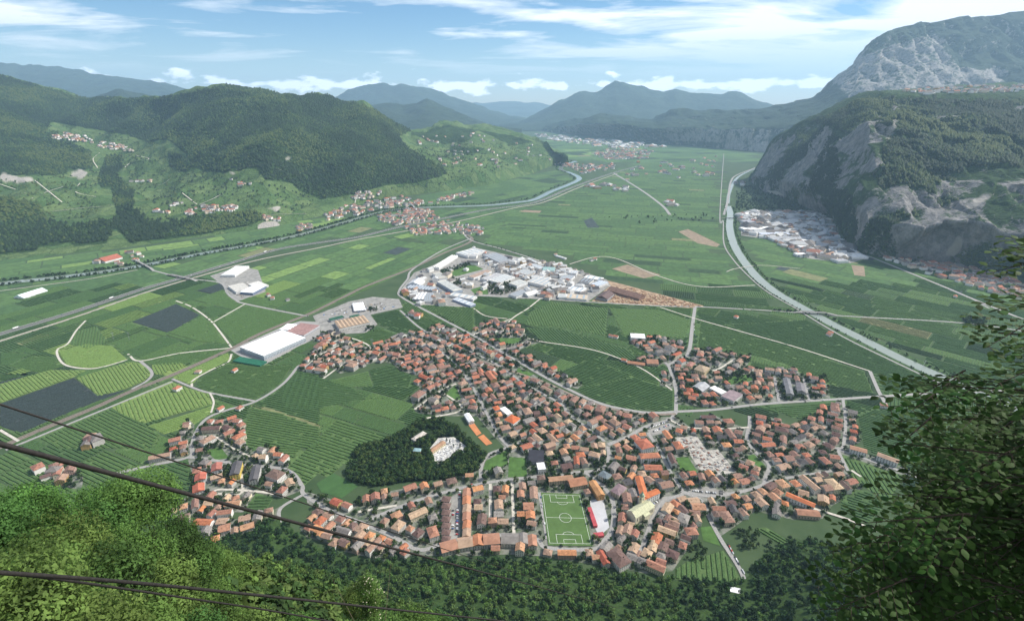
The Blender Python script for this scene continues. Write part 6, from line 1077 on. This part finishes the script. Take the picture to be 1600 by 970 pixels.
cars_line((1137, 850), (1163, 897), 14, False, 'parked along the cable car road'); cars_line((1012, 670), (1040, 660), 12, True, 'parked by the crossroads park'); cars_line((1018, 676), (1046, 664), 12, True, 'parked by the crossroads park', skip=.4); cars_line((1082, 767), (1130, 772), 14, True, 'parked in the lower square'); cars_line((1020, 788), (1040, 776), 9, True, 'parked on the church square'); cars_line((845, 775), (854, 838), 12, False, 'parked beside the football pitch', skip=.4)
cars_line((932, 640), (975, 652), 12, True, 'parked along the railway street', skip=.5); cars_line((1084, 505), (1086, 530), 10, False, 'parked on the vineyard avenue', skip=.2); cars_line((1213, 592), (1220, 622), 10, True, 'parked by the dark apartment blocks', skip=.3); cars_line((1258, 594), (1266, 622), 9, True, 'parked by the dark apartment blocks', skip=.3); cars_line(Z('T3', [(310, 810)])[0], Z('T3', [(315, 890)])[0], 6, True, 'parked on the asphalt court'); cars_line((445, 732), (456, 742), 5, True, 'parked at the western terrace', skip=.1); cars_line(Z('R3', [(700, 600)])[0], Z('R3', [(720, 650)])[0], 5, True, 'parked at the cable car station')
cars_line((0, 521), (430, 391), 16, False, 'driving on the motorway', 1.2, .3); cars_line((600, 805), (745, 755), 8, False, 'driving on the village street', 1.5, .4); cars_line((1070, 643), (1300, 625), 8, False, 'driving on the valley road', 1.5, .4)
def lorry(px, label):
    P = G(*px); A, Bp = GP([(119, 486), (225, 451)]); o = link('lorry', None, label=label, category='lorry'); o.location = (P[0], P[1], 1.2); o.rotation_euler = (0, 0, math.atan2((Bp-A)[1], (Bp-A)[0]))
    for nm, bx, m in (('trailer', (-9, 4.6, -1.25, 1.25, 1, 4), m_line), ('cab', (5, 7.3, -1.2, 1.2, .6, 3.6), mat('cab_paint', (.3, .32, .36), .4)), ('chassis', (-9, 7, -.9, .9, .5, 1), m_rail)): b = MB(); b.box(*bx); link(nm, b.build(nm, m), parent=o)
    for x in (-8, -6.6, -5.2, 4.4, 6.3):
        b = MB(); b.box(x-.5, x+.5, -1.2, 1.2, 0, 1); link('wheel', b.build('wheel', MATS['tyre']), parent=o)
lorry((175, 466), 'white articulated lorry on the motorway'); lorry((26, 513), 'white lorry near the motorway field of nets'); lorry((415, 394), 'white lorry beyond the motorway overpass')
# stacked logs and boards in the timber yard, graves, rubble of the building site
def heap(name, poly, n, size, m, label, cat, z=.4, minor=(2, 4)):
    r = random.Random(n); mb = MB(); a = np.array(poly); k = 0
    while k < n:
        x, y = r.uniform(a[:, 0].min(), a[:, 0].max()), r.uniform(a[:, 1].min(), a[:, 1].max())
        if not inpoly([(x, y)], poly)[0]: continue
        k += 1; P = G(x, y)
        if occ(P[0], P[1]) & 4: continue
        l, w_, h_ = r.uniform(*size), r.uniform(*minor), r.uniform(.8, size[0]*.5); t = r.choice([.3, .3+math.pi/2])+r.gauss(0, .1); c, s = math.cos(t), math.sin(t); b = len(mb.v); mb.box(-l/2, l/2, -w_/2, w_/2, 0, h_, r.randrange(len(m)))
        mb.v[b:] = [(P[0]+c*v[0]-s*v[1], P[1]+s*v[0]+c*v[1], z+v[2]) for v in mb.v[b:]]
    link(name, mb.build(name, m), kind='stuff', label=label, category=cat)
heap('log_piles', Z('I5', [(680, 425), (830, 310), (1000, 320), (1580, 470), (1500, 480), (1200, 465)]), 420, (5, 14), [mat('timber_a', (.38, .24, .14), .9, .3, .5), mat('timber_b', (.28, .16, .10), .9, .3, .5), mat('timber_c', (.48, .36, .24), .9, .3, .5)], 'piles of logs and sawn boards in the timber yard', 'timber', minor=(2, 5))
heap('graves', Z('TW', [(570, 350), (690, 350), (770, 410), (690, 460), (600, 530), (560, 540), (510, 490)]), 330, (1.8, 3.2), [m_line, mat('grave_grey', (.32, .32, .33), .7, .2, 1)], 'rows of white gravestones in the cemetery', 'graves', minor=(.8, 1.6))
heap('building_rubble', Z('R1', [(320, 245), (460, 235), (560, 360), (640, 350), (770, 500), (530, 520), (420, 360)]), 120, (2, 7), [mat('pale_site', (0.48, 0.45, 0.40)), m_conc, mat('rust_steel', (.2, .1, .07), .8), mat('grey_block', (.25, .25, .26), .9)], 'building materials and slabs on the pale construction site', 'rubble', minor=(1, 4))
for zn, poly, n in (('I4', [(760, 200), (1580, 300), (1580, 500), (1100, 450), (900, 320)], 240), ('I4', [(160, 450), (420, 470), (720, 560), (720, 500), (440, 430)], 60), ('A', [(1120, 780), (1300, 770), (1320, 810), (1190, 860)], 40), ('N8', [(160, 160), (720, 130), (900, 300), (1100, 440), (700, 480), (400, 300)], 260), ('T1', [(300, 190), (520, 110), (900, 60), (960, 110), (560, 170)], 60)):
    heap('stored_goods', Z(zn, poly), n, (3, 9), [m_line, mat('goods_blue', (.12, .2, .36), .7), m_conc, mat('goods_tan', (.42, .32, .22), .8), m_rail], 'stacked goods and containers in the works yards '+dict(I4='of the industrial estate', A='by the overpass', N8='below the cliff', T1='behind the tan warehouse')[zn]+('' if n != 60 or zn == 'T1' else ' lane'), 'goods')
def mast(px, h, label):
    P = G(*px); o = link('pylon', None, label=label, category='pylon'); o.location = (P[0], P[1], 0); m = mat('galvanised', (.42, .43, .44), .6, .1, 1); b = MB()
    for x, y in ((-1, -1), (1, -1), (1, 1), (-1, 1)):
        i = len(b.v); b.v += [(x*1.3-.12, y*1.3, 0), (x*1.3+.12, y*1.3, 0), (x*.25+.1, y*.25, h), (x*.25-.1, y*.25, h)]; b.f.append([i, i+1, i+2, i+3]); b.m.append(0)
    for k in range(7): z = h*(k+1)/8; s = 1.3-1.05*z/h; b.box(-s, s, -s-.08, -s+.08, z-.08, z+.08); b.box(-s-.08, -s+.08, -s, s, z-.08, z+.08)
    link('lattice', b.build('lattice', m), parent=o)
    for k in (0, 1): a = MB(); a.box(-4, 4, -.15, .15, h*(.82+.12*k), h*(.84+.12*k)); link('crossarm', a.build('crossarm', m), parent=o)
mast((582, 543), 26, 'grey lattice pylon in the vineyard by the tan warehouse'); mast((203, 532), 26, 'grey lattice pylon by the netted orchard'); mast((178, 530), 22, 'shorter lattice pylon by the netted orchard'); mast((355, 460), 24, 'grey lattice pylon by the overpass plant'); mast((1442, 575), 22, 'lattice pylon on the straight river bank')
# ---- the hazy valley air
ZTOP = max((o.matrix_world @ Vector(c)).z for o in bpy.data.objects if o.type == 'MESH' and o.parent is None for c in o.bound_box)+30; print('ZTOP', ZTOP)
hz = MB(); hz.box(-24000, 24000, -400, 37000, -8, ZTOP)
hm = bpy.data.materials.new('valley_haze'); hm.use_nodes = True; t = hm.node_tree; t.nodes.clear(); pv = N(t, 'ShaderNodeVolumePrincipled'); pv.inputs['Color'].default_value = (.50, .75, 1.0, 1); pv.inputs['Density'].default_value = 3.8e-5; pv.inputs['Anisotropy'].default_value = 0.12
ou = N(t, 'ShaderNodeOutputMaterial'); t.links.new(pv.outputs[0], ou.inputs['Volume']); link('haze', hz.build('haze', hm), kind='stuff')
print('HOUSES', len(HOUSES), 'cand', len(cand), 'ntree', ntree, 'tris', sum(len(o.data.polygons) for o in bpy.data.objects if o.type == 'MESH'))
